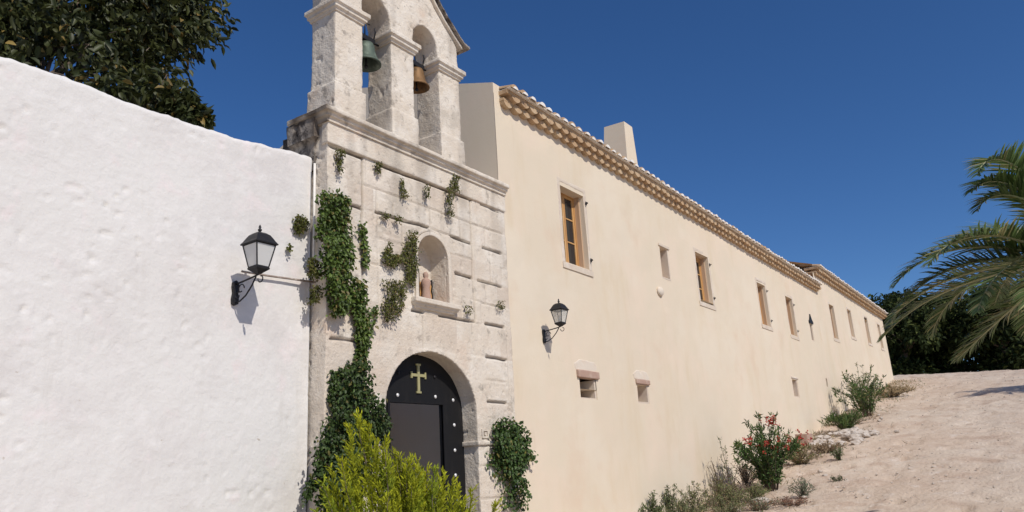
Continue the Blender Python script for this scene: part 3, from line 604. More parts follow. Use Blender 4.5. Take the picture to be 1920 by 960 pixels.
# ------------------------------------------------------------------ wall lanterns
def lantern(x, yw, zb, s, pane, label):
    """zb = level of the lantern's base; axis .41 m off the wall"""
    ya = yw - .41*s; t = empty('wall_lantern', (x, yw, zb-.25*s), label, 'lantern', None)
    q = math.pi/4
    def sq(bm, prof, n=4, rot=q): lathe(bm, [(r*s, z*s) for r, z in prof], (x, ya, zb), n, rot)
    bm = bmesh.new(); sq(bm, [(.20, .305), (.205, .315), (.175, .345), (.145, .385), (.115, .42), (.07, .445), (.03, .452)]); rf = bmobj('lantern_roof', bm, M['iron'], t)
    bm = bmesh.new(); lathe(bm, [(r*s, z*s) for r, z in ((.012, .45), (.012, .465), (.022, .475), (.022, .49), (.010, .50), (.016, .515), (.004, .545))], (x, ya, zb), 10); bmobj('finial', bm, M['iron'], rf, smooth=True)
    bt, tp = .105, .172; z0, z1 = .055, .302
    bm = bmesh.new()
    c0 = [Vector((x+bt*s*math.cos(q+k*2*q), ya+bt*s*math.sin(q+k*2*q), zb+z0*s)) for k in range(4)]; c1 = [Vector((x+tp*s*math.cos(q+k*2*q), ya+tp*s*math.sin(q+k*2*q), zb+z1*s)) for k in range(4)]
    for k in range(4):
        tube(bm, [c0[k], c1[k]], .0085*s, 6); tube(bm, [c1[k], c1[(k+1) % 4]], .008*s, 6); tube(bm, [c0[k], c0[(k+1) % 4]], .008*s, 6)
    sq(bm, [(.03, -.02), (.06, 0.0), (.115, .03), (.120, .045), (.108, .055)]); bmobj('lantern_frame', bm, M['iron'], t)
    for k in range(4):
        bm = bmesh.new(); A, B, Cc, D = c0[k], c0[(k+1) % 4], c1[(k+1) % 4], c1[k]; ctr = (A+B+Cc+D)/4; inw = (Vector((x, ya, ctr.z))-ctr).normalized()*.004
        v = [bm.verts.new(ctr+(p-ctr)*.96+o_) for o_ in (inw*0, inw) for p in (A, B, Cc, D)]
        for f in ((0,1,2,3),(7,6,5,4),(0,4,5,1),(1,5,6,2),(2,6,7,3),(3,7,4,0)): bm.faces.new([v[i] for i in f])
        bmobj('glass_pane', bm, M[pane], t)
    bm = bmesh.new(); lathe(bm, [(r*s, z*s) for r, z in ((.02, .05), (.02, .10), (.034, .13), (.034, .17), (.015, .20))], (x, ya, zb), 12); bmobj('bulb', bm, M['frost'], t, smooth=True)
    # back plate
    bm = bmesh.new(); pl = [(0, .0), (.035, .02), (.04, .07), (.028, .14), (.04, .21), (.035, .26), (0, .285)]
    pts = [(x+a*s, zb+(-.30+b_)*s) for a, b_ in pl] + [(x-a*s, zb+(-.30+b_)*s) for a, b_ in pl[-2:0:-1]]
    prism(bm, pts, yw-.022, yw+.03); bmobj('back_plate', bm, M['iron'], t, bevel=.003)
    bm = bmesh.new()
    tube(bm, [(x, yw-.01, zb-.06*s), (x, yw-.14*s, zb-.05*s), (x, ya+.05*s, zb-.03*s), (x, ya, zb-.02*s), (x, ya, zb+.01*s)], .011*s, 8)
    tube(bm, [(x, yw-.02, zb-.27*s), (x, yw-.10*s, zb-.265*s), (x, yw-.20*s, zb-.22*s), (x, yw-.30*s, zb-.13*s), (x, ya+.04*s, zb-.04*s)], .009*s, 8)
    def curl(cy, cz, r, a0, a1, k=14): tube(bm, [(x, cy - r*(1-.5*i/k)*math.cos(a0+(a1-a0)*i/k), cz + r*(1-.5*i/k)*math.sin(a0+(a1-a0)*i/k)) for i in range(k+1)], .007*s, 6)
    curl(yw-.11*s, zb-.13*s, .06*s, 0, 5.2); curl(yw-.055*s, zb-.20*s, .045*s, 1, 6.5); curl(ya-.045*s, zb-.075*s, .05*s, -3.3, 1.6)
    bmobj('bracket', bm, M['iron'], t, smooth=True)
    return t
lantern(4.62, .235, 3.70, .93, 'frost', 'black square lantern with frosted panes on the white wall')
lantern(10.17, YC-.01, 3.80, .80, 'clearpane', 'black lantern with clear panes on the cream wall right of the gateway')
bm = bmesh.new(); tube(bm, [(4.66, .19, 3.785), (5.0, .205, 3.80), (5.3, .20, 3.815), (5.64, .19, 3.83)], .012, 8)
tag(bmobj('wall_conduit', bm, M['pipe'], None, smooth=True, loc=(4.7, .2, 3.79)), 'thin weathered pipe from the left lantern to the gateway', 'pipe')
bm = bmesh.new(); tube(bm, [(5.585, .165, 3.86), (5.578, .16, 4.5), (5.575, .16, 5.27)], .014, 8)
tag(bmobj('drain_pipe', bm, M['mortar'], None, smooth=True, loc=(5.58, .165, 3.86)), 'thin vertical white pipe in the corner of white wall and gateway', 'pipe')

# ------------------------------------------------------------------ plants
def inpoly(px, py, poly):
    c = np.zeros(len(px), bool); j = len(poly)-1
    for i in range(len(poly)):
        xi, yi = poly[i]; xj, yj = poly[j]
        c ^= ((yi > py) != (yj > py)) & (px < (xj-xi)*(py-yi)/(yj-yi+1e-9)+xi); j = i
    return c
def wallplant(name, polys, y, out, n, L, ca, cb, label, cat, m='leaf', droop=.7, parent=None, group=None, fluff=.03, c=None, pc=0):
    """leaves growing out of a wall; outline given as wall coordinates (x, z); out = how far it stands off"""
    P = []
    tot = 0
    for poly, share, o_ in polys:
        a = np.array(poly); k = 0; need = int(n*share)
        while k < need:
            q = NR.rand(need*3, 2)*(a.max(0)-a.min(0)) + a.min(0); ok = inpoly(q[:, 0], q[:, 1], poly)
            q = q[ok][:need-k]; k += len(q)
            # clumpy depth
            w = np.stack([q[:, 0], q[:, 0]*0, q[:, 1]], 1); dpt = o_*(.25+1.5*np.clip(fbm(w, 5, 2)+.5, 0, 1))*NR.rand(len(q))**.6
            P.append(np.stack([q[:, 0], y - .01 - dpt, q[:, 1]], 1))
    P = np.concatenate(P); P += NR.normal(size=P.shape)*np.array([fluff, .0, fluff]); P[:, 1] = np.minimum(P[:, 1], y-.005)
    N = len(P); D = NR.normal(size=(N, 3))*np.array([.7, .35, .5]); D[:, 2] -= droop; D[:, 1] -= .25
    Nn = NR.normal(size=(N, 3))*.5 + np.array([0, -1, .5])
    base = (float(P[:, 0].mean()), y, float(P[:, 2].min()))
    t = empty(name, base, label, cat, group)
    clump = np.clip(fbm(P, 4, 2)+.5, 0, 1)[:, None]
    C = cols(N, ca, cb, .3, c, pc)*(.8+.4*clump)
    leaf_mesh('foliage', P, D, Nn, L*(.6+.7*NR.rand(N)), L*.75*(.6+.6*NR.rand(N)), C, M[m], t)
    # twigs running through the clump
    paths = []
    for k in range(max(2, min(26, N//120))):
        i = NR.randint(N); j = np.argsort(((P-P[i])**2).sum(1)+NR.rand(N)*.05)[:max(3, N//40)]; j = j[np.argsort(P[j, 2])][::max(1, len(j)//4)]
        if len(j) >= 2: paths.append([(P[q][0], min(P[q][1]+.02, y-.004), P[q][2]) for q in j])
    if paths: stems('stem', paths, .005, M['bark'], t, .002)
    return t
px = lambda pts, Y=0.: [((lambda v: (v.x, v.z))(at(a, b, Y))) for a, b in pts]
IVa, IVb = (.034, .060, .012), (.085, .135, .026)
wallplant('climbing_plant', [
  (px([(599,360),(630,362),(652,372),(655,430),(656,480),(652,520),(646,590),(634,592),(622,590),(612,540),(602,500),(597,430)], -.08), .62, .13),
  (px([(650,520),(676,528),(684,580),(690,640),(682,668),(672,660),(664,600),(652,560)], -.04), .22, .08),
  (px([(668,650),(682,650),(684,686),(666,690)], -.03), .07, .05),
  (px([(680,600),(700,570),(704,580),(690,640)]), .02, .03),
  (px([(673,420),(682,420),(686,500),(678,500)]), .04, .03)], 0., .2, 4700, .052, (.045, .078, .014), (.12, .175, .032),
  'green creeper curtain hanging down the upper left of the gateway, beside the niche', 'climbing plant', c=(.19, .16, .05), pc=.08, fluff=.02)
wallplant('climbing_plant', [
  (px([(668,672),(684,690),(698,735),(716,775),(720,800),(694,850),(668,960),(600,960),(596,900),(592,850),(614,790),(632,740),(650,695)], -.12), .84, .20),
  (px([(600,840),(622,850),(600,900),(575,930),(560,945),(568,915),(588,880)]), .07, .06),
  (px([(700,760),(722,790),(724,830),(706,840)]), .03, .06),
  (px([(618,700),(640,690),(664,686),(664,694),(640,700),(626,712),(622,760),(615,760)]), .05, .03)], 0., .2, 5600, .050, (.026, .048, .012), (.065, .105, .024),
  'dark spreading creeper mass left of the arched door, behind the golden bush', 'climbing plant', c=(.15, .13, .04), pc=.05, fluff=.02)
wallplant('climbing_plant', [
  (px([(930,792),(955,786),(978,800),(988,830),(982,850),(978,890),(974,905),(984,930),(968,925),(950,885),(934,862),(924,830)], -.10), .80, .17),
  (px([(970,920),(985,915),(990,945),(975,960),(945,955),(936,900),(922,880),(915,850),(925,840),(945,870),(960,900)], -.05), .12, .06), (px([(975,845),(1006,856),(1004,862),(975,858)], -.05), .05, .05)], 0., .2, 2700, .055, (.034,.066,.018), (.09,.15,.035),
  'bushy green creeper clump at the gateway\'s right foot', 'climbing plant', c=(.17, .15, .04), pc=.05)
OLa, OLb = (.06, .065, .018), (.13, .14, .035)
small = [
 ([(760,433),(775,436),(776,500),(770,540),(758,530),(752,470)], 0, 700, 'upright dark moss strip along the left edge of the niche'),
 ([(722,455),(728,455),(730,478),(752,478),(756,490),(738,497),(728,503),(712,490),(712,478)], 0, 420, 'hooked mossy tuft left of the niche, level with its arch'),
 ([(712,526),(752,526),(756,545),(748,580),(732,605),(715,600),(712,570),(722,550)], 0, 700, 'olive brown hanging tuft below left of the niche'),
 ([(625,280),(640,284),(638,300),(632,328),(627,326)], 0, 160, 'short green tuft under the left end of the cornice'),
 ([(697,304),(712,308),(708,324),(704,326)], 0, 70, 'tiny green tuft in the frieze joint left of centre'),
 ([(747,336),(751,336),(754,356),(762,370),(748,372)], 0, 110, 'small green triangular tuft beneath the middle of the frieze'),
 ([(789,348),(795,348),(798,372),(792,372)], 0, 70, 'thin dark tuft just right of the triangular one under the frieze'),
 ([(847,328),(857,330),(855,362),(846,362),(840,380),(840,402),(833,404),(832,358)], 0, 330, 'trailing green weed below the right half of the cornice'),
 ([(712,399),(724,404),(722,412),(714,410)], 0, 45, 'tiny weed in the joint above the hooked tuft'),
 ([(734,405),(746,410),(742,422),(736,416)], 0, 45, 'tiny green weed in the joint above left of the niche'),
 ([(832,398),(846,400),(842,408)], 0, 30, 'speck of green at the lower tip of the trailing weed'),
 ([(548,408),(562,404),(572,414),(573,428),(562,440),(550,436),(546,422)], YW, 330, 'round green cushion plant on the white wall above the lantern'),
 ([(534,460),(540,460),(540,472),(535,472)], YW, 30, 'dark speck of moss on the white wall beside the lantern'),
 ([(568,490),(580,484),(592,494),(596,515),(584,528),(570,518)], .1, 320, 'green weed growing where the thin pipe meets the gateway'),
 ([(576,540),(592,536),(597,548),(588,568),(574,572)], .1, 210, 'small green weed just below the thin pipe end'),
 ([(868,572),(874,574),(878,588),(870,590)], 0, 40, 'dry grass tuft right of the niche sill'),
 ([(925,568),(938,564),(942,578),(930,580)], 0, 45, 'wispy grey tuft near the right edge of the gateway')]
for poly, Y, n, lab in small:
    wallplant('wall_weed', [(px(poly, Y), 1., .07)], Y, .05, int(n*1.3), .030, OLa if n < 3000 else IVa, OLb, lab, 'wall plant', m='leafdull', fluff=.010, group='small weeds growing on the walls', c=(.16, .12, .05), pc=.12)

# golden conifer bush before the door
def conifer():
    bx, by = 6.15, -.95; t = empty('golden_conifer', (bx, by, 0), 'bright yellow-green feathery conifer bush in front of the gateway', 'bush')
    tips = []
    # (pixel tips seen in the photograph, plus fill)
    for a, b in ((672,778),(655,800),(690,800),(705,822),(722,825),(740,850),(765,868),(782,862),(800,880),(815,880),(640,862),(620,880),(606,905),(850,900),(845,925),(858,912),(830,940),(660,850),(690,850),(715,870),(750,900),(785,905),(630,920)):
        v = at(a, b, by + NR.uniform(-.25, .15)); tips.append((v.x, v.y, v.z))
    env = [(4.75,1.45),(5.05,1.75),(5.25,2.02),(5.42,2.22),(5.62,2.12),(5.9,2.05),(6.3,1.80),(6.5,1.5),(6.65,1.25),(6.75,1.1)]
    ex = [e[0] for e in env]; ez = [e[1] for e in env]
    for _ in range(230):
        x = NR.uniform(4.75, 6.62); y = by + NR.normal()*.36; zt = np.interp(x, ex, ez)
        z = zt*(1-.8*NR.rand()**1.1) - .08 - .5*abs(y-by); tips.append((x, y, max(z, .2)))
    root = Vector((5.78, by, 0)); P = []; D = []; C = []; NN = []; L = []; paths = []
    for q, T in enumerate(tips):
        T = Vector(T); side = Vector((T.x-root.x, T.y-root.y, 0)); ln = .34 + .22*NR.rand(); base = T - Vector((side.x*.22, side.y*.22, ln)) + Vector(NR.normal(size=3))*.03; mid = (T+base)/2 + Vector((side.x*.04, side.y*.04, -.02))
        paths.append([root + Vector((side.x*.2, side.y*.2, .05)), root.lerp(base, .6) + Vector((side.x*.15, side.y*.15, 0)), base, mid, T])
        hue = NR.rand(); ax = (T-base).normalized()
        for i in range(34):
            s = (i+.5)/34; p = base.lerp(mid, s*2) if s < .5 else mid.lerp(T, s*2-1)
            o_ = Vector(NR.normal(size=3)); o_ -= ax*o_.dot(ax); o_.normalize(); tw = (ax*1.05 + o_*.62).normalized(); tl = .15*(1-.62*s)*(.6+.6*NR.rand())
            for j in range(7):
                u = j/6; p2 = p + tw*tl*u; w_ = Vector(NR.normal(size=3)); P.append(p2); D.append(tw + w_*.33); L.append(.034+.012*NR.rand()); NN.append(NR.normal(size=3))
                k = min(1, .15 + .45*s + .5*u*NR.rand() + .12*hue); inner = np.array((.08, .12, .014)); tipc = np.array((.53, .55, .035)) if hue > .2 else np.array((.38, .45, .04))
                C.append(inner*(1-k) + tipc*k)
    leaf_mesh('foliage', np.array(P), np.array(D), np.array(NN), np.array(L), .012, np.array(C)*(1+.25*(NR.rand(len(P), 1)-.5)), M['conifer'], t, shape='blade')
    stems('branch', [p for k, p in enumerate(paths) if k % 2 == 0], .010, M['bark'], t, .003)
M['conifer'] = mat('conifer_spray', (1, 1, 1), .7, vcol=True, bump=0, trans=.3, spec=.15)
conifer()

def bushy(name, x, y, h, w, nst, nl, L, ca, cb, label, cat='shrub', flower=None, up=.6, m='leafdull', ar=.25, c=None, pc=0, thin=False, group=None, z=None, lean=(0, 0)):
    """shrub of many rising stems with leaves along their upper part"""
    zg = G(x, y) if z is None else z; t = empty(name, (x, y, zg-.02), label, cat, group); paths = []; P = []; D = []
    for k in range(nst):
        a = NR.rand()*6.283; r_ = w*math.sqrt(NR.rand()); hh = h*(1-.45*(r_/w)**2)*(.6+.45*NR.rand())
        b = Vector((x + .15*r_*math.cos(a), y + .15*r_*math.sin(a), zg-.03)); e = Vector((x+r_*math.cos(a)+lean[0]*hh, y+r_*math.sin(a)+lean[1]*hh, zg+hh))
        e.y = min(e.y, YC-.04) if y < YC else e.y
        mdl = (b+e)/2 + Vector((NR.normal()*.05*w, NR.normal()*.05*w, .12*hh)) - Vector(((e.x-b.x)*.2, (e.y-b.y)*.2, 0)); paths.append([b, mdl, e])
        for i in range(nl):
            s = 1-NR.rand()**1.3*(.55 if thin else .85); p = b.lerp(mdl, s*2) if s < .5 else mdl.lerp(e, s*2-1)
            P.append(p + Vector(NR.normal(size=3))*.02); d = Vector(NR.normal(size=3)); d += Vector((0, 0, up)) + (e-b).normalized()*.5; D.append(d)
    P = np.array(P); P[:, 1] = np.minimum(P[:, 1], YC-.03) if y < YC else P[:, 1]
    C = cols(len(P), ca, cb, .3, c, pc)
    leaf_mesh('foliage', P, np.array(D), rdir(len(P), .5), L*(.6+.7*NR.rand(len(P))), L*ar, C, M[m], t)
    stems('stem', paths, .008, M['bark'], t, .003)
    if flower:
        fc, nf, zones = flower; Q = []
        for k in range(nf):
            if zones: zx, zy, zz, zr = zones[NR.randint(len(zones))]; q = np.array((x+zx, y+zy, zg+zz)) + NR.normal(size=3)*zr
            else: q = np.array(paths[NR.randint(nst)][2]) + NR.normal(size=3)*.04
            for j in range(6): Q.append(q + NR.normal(size=3)*.018)
        Q = np.array(Q); Q[:, 1] = np.minimum(Q[:, 1], YC-.04)
        leaf_mesh('blossom', Q, rdir(len(Q), .3), rdir(len(Q)), .040, .036, cols(len(Q), fc, tuple(np.array(fc)*1.3), .25), M['leafdull'], t)
    return t
GR1, GR2 = (.045, .085, .028), (.12, .19, .06)
bushy('oleander', 16.9, -1.05, 1.6, .78, 56, 60, .11, GR1, GR2, 'leafy oleander with red blossoms against the cream wall', flower=((.40, .06, .045), 70, [(-.5,-.1,.95,.08),(-.2,-.3,.9,.09),(.1,-.5,.95,.09),(.3,-.45,.9,.10),(0,-.1,1.5,.07),(.1,-.2,1.4,.07),(.45,-.5,.85,.09),(-.6,.2,1.1,.07),(.3,-.7,1.0,.08)]), c=(.16, .18, .06), pc=.1)
bushy('oleander_sprig', 15.9, -.55, 1.55, .28, 6, 26, .07, (.10,.12,.06), (.20,.22,.12), 'thin sparse grey-green sprig left of the red-flowered oleander', thin=True, lean=(.1, 0))
bushy('green_shrub', 28.0, -1.0, 1.75, .95, 44, 46, .12, GR1, GR2, 'rounded green shrub near the far end of the cream wall', c=(.28, .27, .12), pc=.12)
bushy('green_shrub', 29.8, -.55, 1.7, .6, 26, 30, .10, (.09,.11,.05), (.20,.21,.10), 'paler grey-green shrub behind the rounded far shrub', c=(.28, .27, .12), pc=.15)
bushy('grass_clump', 24.9, -1.0, .62, .75, 40, 22, .20, (.05,.09,.03), (.14,.19,.06), 'low spiky green clump behind the white stones', ar=.12, up=1.2)
bushy('leafy_weed', 14.05, .0, 0.99, .18, 7, 50, .07, (.08,.10,.045), (.17,.19,.09), 'tall leafy weed against the wall at the bottom edge', thin=False)
bushy('leafy_weed', 13.3, -.1, 0.71, .45, 26, 40, .07, (.07,.10,.04), (.18,.21,.09), 'grey-green weed low at the wall foot, leftmost in the row')
bushy('leafy_weed', 14.6, -.25, 0.67, .5, 28, 34, .06, (.10,.12,.05), (.22,.24,.10), 'broad olive weed clump right of the tall leafy weed', c=(.34,.27,.16), pc=.2)
bushy('leafy_weed', 15.4, -.45, 0.65, .5, 26, 34, .055, (.12,.13,.05), (.24,.25,.11), 'yellowish weed clump before the dead stems', c=(.36,.29,.17), pc=.3)
bushy('leafy_weed', 15.0, -1.35, 0.29, .5, 26, 24, .05, (.11,.13,.07), (.22,.25,.14), 'low pale weed at the left foot of the oleander', c=(.34,.20,.13), pc=.3)
bushy('leafy_weed', 16.1, -1.9, 0.39, .28, 22, 26, .05, (.10,.13,.08), (.20,.24,.15), 'low grey weed at the right foot of the oleander')
bushy('leafy_weed', 20.1, -1.75, 0.36, .22, 18, 18, .06, (.07,.11,.04), (.15,.2,.08), 'small green weed out on the track beyond the oleander')
bushy('leafy_weed', 17.6, -2.25, 0.14, .16, 14, 14, .045, (.07,.10,.05), (.14,.18,.09), 'tiny flat weed on the bare sand')
bushy('leafy_weed', 20.9, -.5, 0.53, .5, 26, 28, .08, (.10,.12,.04), (.2,.22,.09), 'low green weed right of the red blossoms', c=(.38,.27,.15), pc=.35)
bushy('dead_stems', 16.35, -.1, 0.90, .30, 22, 5, .05, (.30,.24,.20), (.40,.33,.28), 'upright dead grey stems left of the oleander', thin=True)
bushy('dead_stems', 27.6, -.15, 0.86, .14, 8, 5, .05, (.28,.20,.14), (.36,.28,.20), 'thin dry stalks against the wall before the far shrub', thin=True)
bushy('dry_bush', 17.35, -.35, 0.62, .45, 44, 20, .06, (.26,.19,.14), (.42,.33,.25), 'brown dried-out bush behind the oleander')
bushy('dry_bush', 15.4, -1.9, 0.14, .5, 34, 18, .05, (.20,.09,.06), (.38,.25,.18), 'reddish dry creeper flat on the sand before the oleander')
bushy('dry_bush', 19.9, -.9, 0.43, .55, 50, 22, .08, (.22,.17,.09), (.38,.30,.18), 'tan dry bush between oleander and white stones', c=(.12,.16,.05), pc=.2)
bushy('dry_bush', 21.4, -1.2, 0.26, .55, 40, 22, .08, (.30,.22,.14), (.42,.33,.22), 'low straw coloured bush before the white stones')
bushy('dry_bush', 33.5, -.9, 0.43, 1.0, 50, 24, .12, (.34,.26,.15), (.48,.38,.24), 'dry yellow brush at the far end of the wall')
bushy('dry_bush', 26.5, -.75, 0.34, .8, 44, 20, .09, (.24,.15,.09), (.4,.28,.18), 'reddish dry brush below the far shrub')

bushy('leafy_weed', 13.75, -.5, 0.53, .45, 34, 40, .06, (.11,.13,.06), (.24,.26,.13), 'pale olive weed at the very bottom edge before the tall leafy weed', c=(.36,.29,.17), pc=.15)
bushy('leafy_weed', 15.0, -.8, 0.47, .5, 36, 36, .055, (.13,.15,.06), (.26,.28,.13), 'pale olive weed mat between tall weed and oleander', c=(.38,.31,.18), pc=.25)
bushy('leafy_weed', 15.9, -1.0, 0.36, .42, 30, 32, .055, (.11,.14,.05), (.22,.25,.10), 'yellow-green weed mat touching the left foot of the oleander', c=(.38,.31,.18), pc=.25)
bushy('leafy_weed', 14.5, -.9, 0.34, .4, 30, 32, .05, (.13,.15,.07), (.26,.28,.14), 'low grey-olive weed mat at the bottom edge of the photo', c=(.38,.31,.18), pc=.25)
bushy('dry_bush', 16.2, -.45, 0.43, .55, 46, 20, .05, (.28,.20,.15), (.44,.35,.27), 'pale brown dry tangle at the feet of the dead grey stems')
# dry grass litter along the wall: uncountable
def litter():
    n = 5200; X = NR.uniform(13.2, 40.5, n); Y = YC - .05 - np.abs(NR.normal(size=n))*.75*np.where(X > 30, 1.2, 1.)
    k = (fbm(np.stack([X, Y, X*0], 1), .9, 3) > -.06) & (Y > -3.2); X, Y = X[k], Y[k]; P = np.stack([X, Y, gz(X, Y)], 1); n = len(P)
    D = rdir(n, .8); C = cols(n, (.30, .22, .13), (.46, .36, .24), .3, (.10, .13, .05), .3)
    sz = .05 + .10*NR.rand(n)
    leaf_mesh('dry_grass', P, D, rdir(n), sz, .016, C, M['leafdull'], None, loc=(20, -1, 1.4), shape='blade')
    tag(bpy.data.objects['dry_grass'], 'thin dry grass and straw scattered along the foot of the cream wall', 'grass', kind='stuff')
litter()

# stones
def stone(x, y, s, label, group, m='rubble', name='stone', flat=.65, z=None):
    bm = bmesh.new(); bmesh.ops.create_icosphere(bm, subdivisions=2, radius=s)
    o_ = Vector(NR.rand(3)*50)
    for v in bm.verts:
        v.co *= 1 + .55*noise.noise(v.co/s*1.1 + o_); v.co.z *= flat; v.co.x *= 1.25
    bmesh.ops.rotate(bm, verts=bm.verts, cent=(0, 0, 0), matrix=Matrix.Rotation(NR.rand()*6.28, 3, 'Z'))
    zz_ = G(x, y) if z is None else z; bmesh.ops.translate(bm, vec=(x, y, zz_ + s*flat*.45), verts=bm.verts)
    return tag(bmobj(name, bm, M[m], None, loc=(x, y, zz_)), label, 'stone', group)
for i in range(72):
    a_ = NR.rand()*6.283; r_ = math.sqrt(NR.rand()); x = 23.4 + 1.5*r_*math.cos(a_); y = -1.15 + .85*r_*math.sin(a_)
    stone(x, y, .055+.075*NR.rand(), 'pale rubble stone in the low heap beneath the spiky green clump', 'stones of the low white heap', m='heap', z=G(x, y)+.20*(1-r_)*NR.rand())
for i in range(26):
    x = NR.uniform(14.3, 30); y = -.3 - 2.2*NR.rand()
    stone(x, y, .018+.045*NR.rand()**2, 'small loose pale stone lying along the weedy edge of the track', 'loose stones along the track edge')
for x, y, s_, l in ((15.6, -1.2, .14, 'large pale stone half hidden in weeds left of the oleander foot'), (14.9, -.95, .12, 'pale stone lying before the olive weed clump'), (15.7, -.35, .10, 'white stone below the dead grey stems')):
    stone(x, y, s_, l, None)
br = bmesh.new(); box(br, 22.45, 22.95, -.45, -.12, G(22.7, -.3)-.05, G(22.7, -.3)+.33); o = bmobj('stone_block', br, M['brownstone'], None, loc=(22.7, -.3, G(22.7, -.3))); remesh(o, .03); erode(o, wloc(o), 1.2, False)
tag(o, 'reddish brown stone block against the wall beside the white stones', 'stone')
# pebbles and clods on the track: uncountable
def pebbles():
    n = 3600; X = 12.5 + 32*NR.rand(n)**1.3; Y = -7.5 + 7.3*NR.rand(n); s = .005 + .028*NR.rand(n)**6
    V = []; F = []; base = [(1,0,0),(-1,0,0),(0,1,0),(0,-1,0),(0,0,1),(0,0,-1)]; tri = [(0,2,4),(2,1,4),(1,3,4),(3,0,4),(2,0,5),(1,2,5),(3,1,5),(0,3,5)]
    Z = gz(X, Y)
    for i in range(n):
        k = len(V); j = NR.uniform(.7, 1.3, (6, 1)); q = np.array(base)*j*s[i]*np.array([1.3, 1, .7]) + np.array([X[i], Y[i], Z[i]+s[i]*.2]); V += q.tolist(); F += [(a+k, b+k, c_+k) for a, b, c_ in tri]
    me = bpy.data.meshes.new('pebbles'); me.from_pydata(V, [], F)
    tag(link('pebbles', me, M['rubble'], loc=(20, -3, 1.5)), 'tiny pebbles scattered over the sandy track', 'pebbles', kind='stuff')
pebbles()

# ------------------------------------------------------------------ tree behind the white wall
def limb(bm, a, b, r0_, r1_, bend=.15, k=6):
    a = Vector(a); b = Vector(b); o_ = Vector(NR.normal(size=3))*bend*(b-a).length; pts = [a.lerp(b, i/k) + o_*math.sin(math.pi*i/k) for i in range(k+1)]
    tube(bm, pts, [r0_+(r1_-r0_)*i/k for i in range(k+1)], 8); return pts
def broadleaf(x, y, z, label, clusters, L, ca, cb, per, name='tree', trunk_r=.16, fork=2.2, c=None, pc=0, m='leaf', cat='tree', group=None, ar=.5, droop=.5):
    """clusters: (x, y, z, r) of leaf masses"""
    t = empty(name, (x, y, z), label, cat, group); bm = bmesh.new(); top = Vector((x+.1, y, z+fork)); limb(bm, (x, y, z-.2), top, trunk_r, trunk_r*.75, .04)
    P = []; D = []; small_ = []
    for cx, cy, cz, cr_ in clusters:
        e = Vector((cx, cy, cz)); limb(bm, top, e, trunk_r*.4, .015, .08)
        n = int(per*max(cr_, .28)**2); d = NR.normal(size=(n, 3)); d /= np.linalg.norm(d, axis=1, keepdims=True); rr = cr_*NR.rand(n)**.45
        nz = 1 + .9*fbm(d*1.3 + np.array([cx, cy, cz]), 1.8, 3); q = np.array([cx, cy, cz]) + d*(rr*nz)[:, None]*np.array([1, 1, .85]); P.append(q); D.append(d*.8 + NR.normal(size=(n, 3))*.7)
        small_.append(np.full(n, cr_ < .3))
        for k in range(4 if cr_ >= .3 else 0):
            u = NR.normal(size=3); u /= np.linalg.norm(u); limb(bm, e, e + Vector(u)*cr_*.8, .012, .004, .1, 3)
    P = np.concatenate(P); D = np.concatenate(D); D[:, 2] -= droop
    keep = (fbm(P, 1.7, 3) > -.055) | np.concatenate(small_); P, D = P[keep], D[keep]; n = len(P)
    cl = np.clip(fbm(P+20, 1.2, 2)+.5, 0, 1)[:, None]
    leaf_mesh('crown', P, D, rdir(n, .8), L*(.6+.6*NR.rand(n)), L*ar, cols(n, ca, cb, .3, c, pc)*(.7+.6*cl), M[m], t)
    bmobj('trunk', bm, M['bark'], t, smooth=True); return t
v1, v2, v3 = at(352, 205, .75), at(372, 222, .62), at(330, 190, .9)
cl = [(*v1, .16), (*v2, .12), (*v3, .22), (1.2,2.6,7.6,1.2),(2.2,2.4,7.5,1.0),(3.0,2.3,7.15,.85),(3.6,2.2,7.7,.95),(4.3,2.3,7.9,.75),(4.5,2.0,7.35,.62),(3.9,1.9,6.85,.6),(4.3,1.7,6.45,.48),(4.75,2.2,7.75,.60),(5.2,2.3,8.05,.48),(3.2,1.6,6.3,.6),(2.4,1.7,6.5,.8),(1.3,1.7,6.6,.9),(4.2,1.2,6.0,.32),(4.3,.95,5.65,.22),(3.6,1.2,5.8,.35),(3.0,3.0,8.7,1.1),(4.4,2.8,8.7,.8),(1.8,3.2,8.9,1.1),(.2,2.8,7.6,1.1),(2.9,1.2,5.7,.4)]
broadleaf(2.6, 3.0, 0, 'large dark leafy tree overhanging the white wall', cl, .145, (.026, .036, .012), (.080, .090, .026), 2500, trunk_r=.2, fork=4.2, c=(.24, .17, .05), pc=.05, droop=.9, ar=.42)

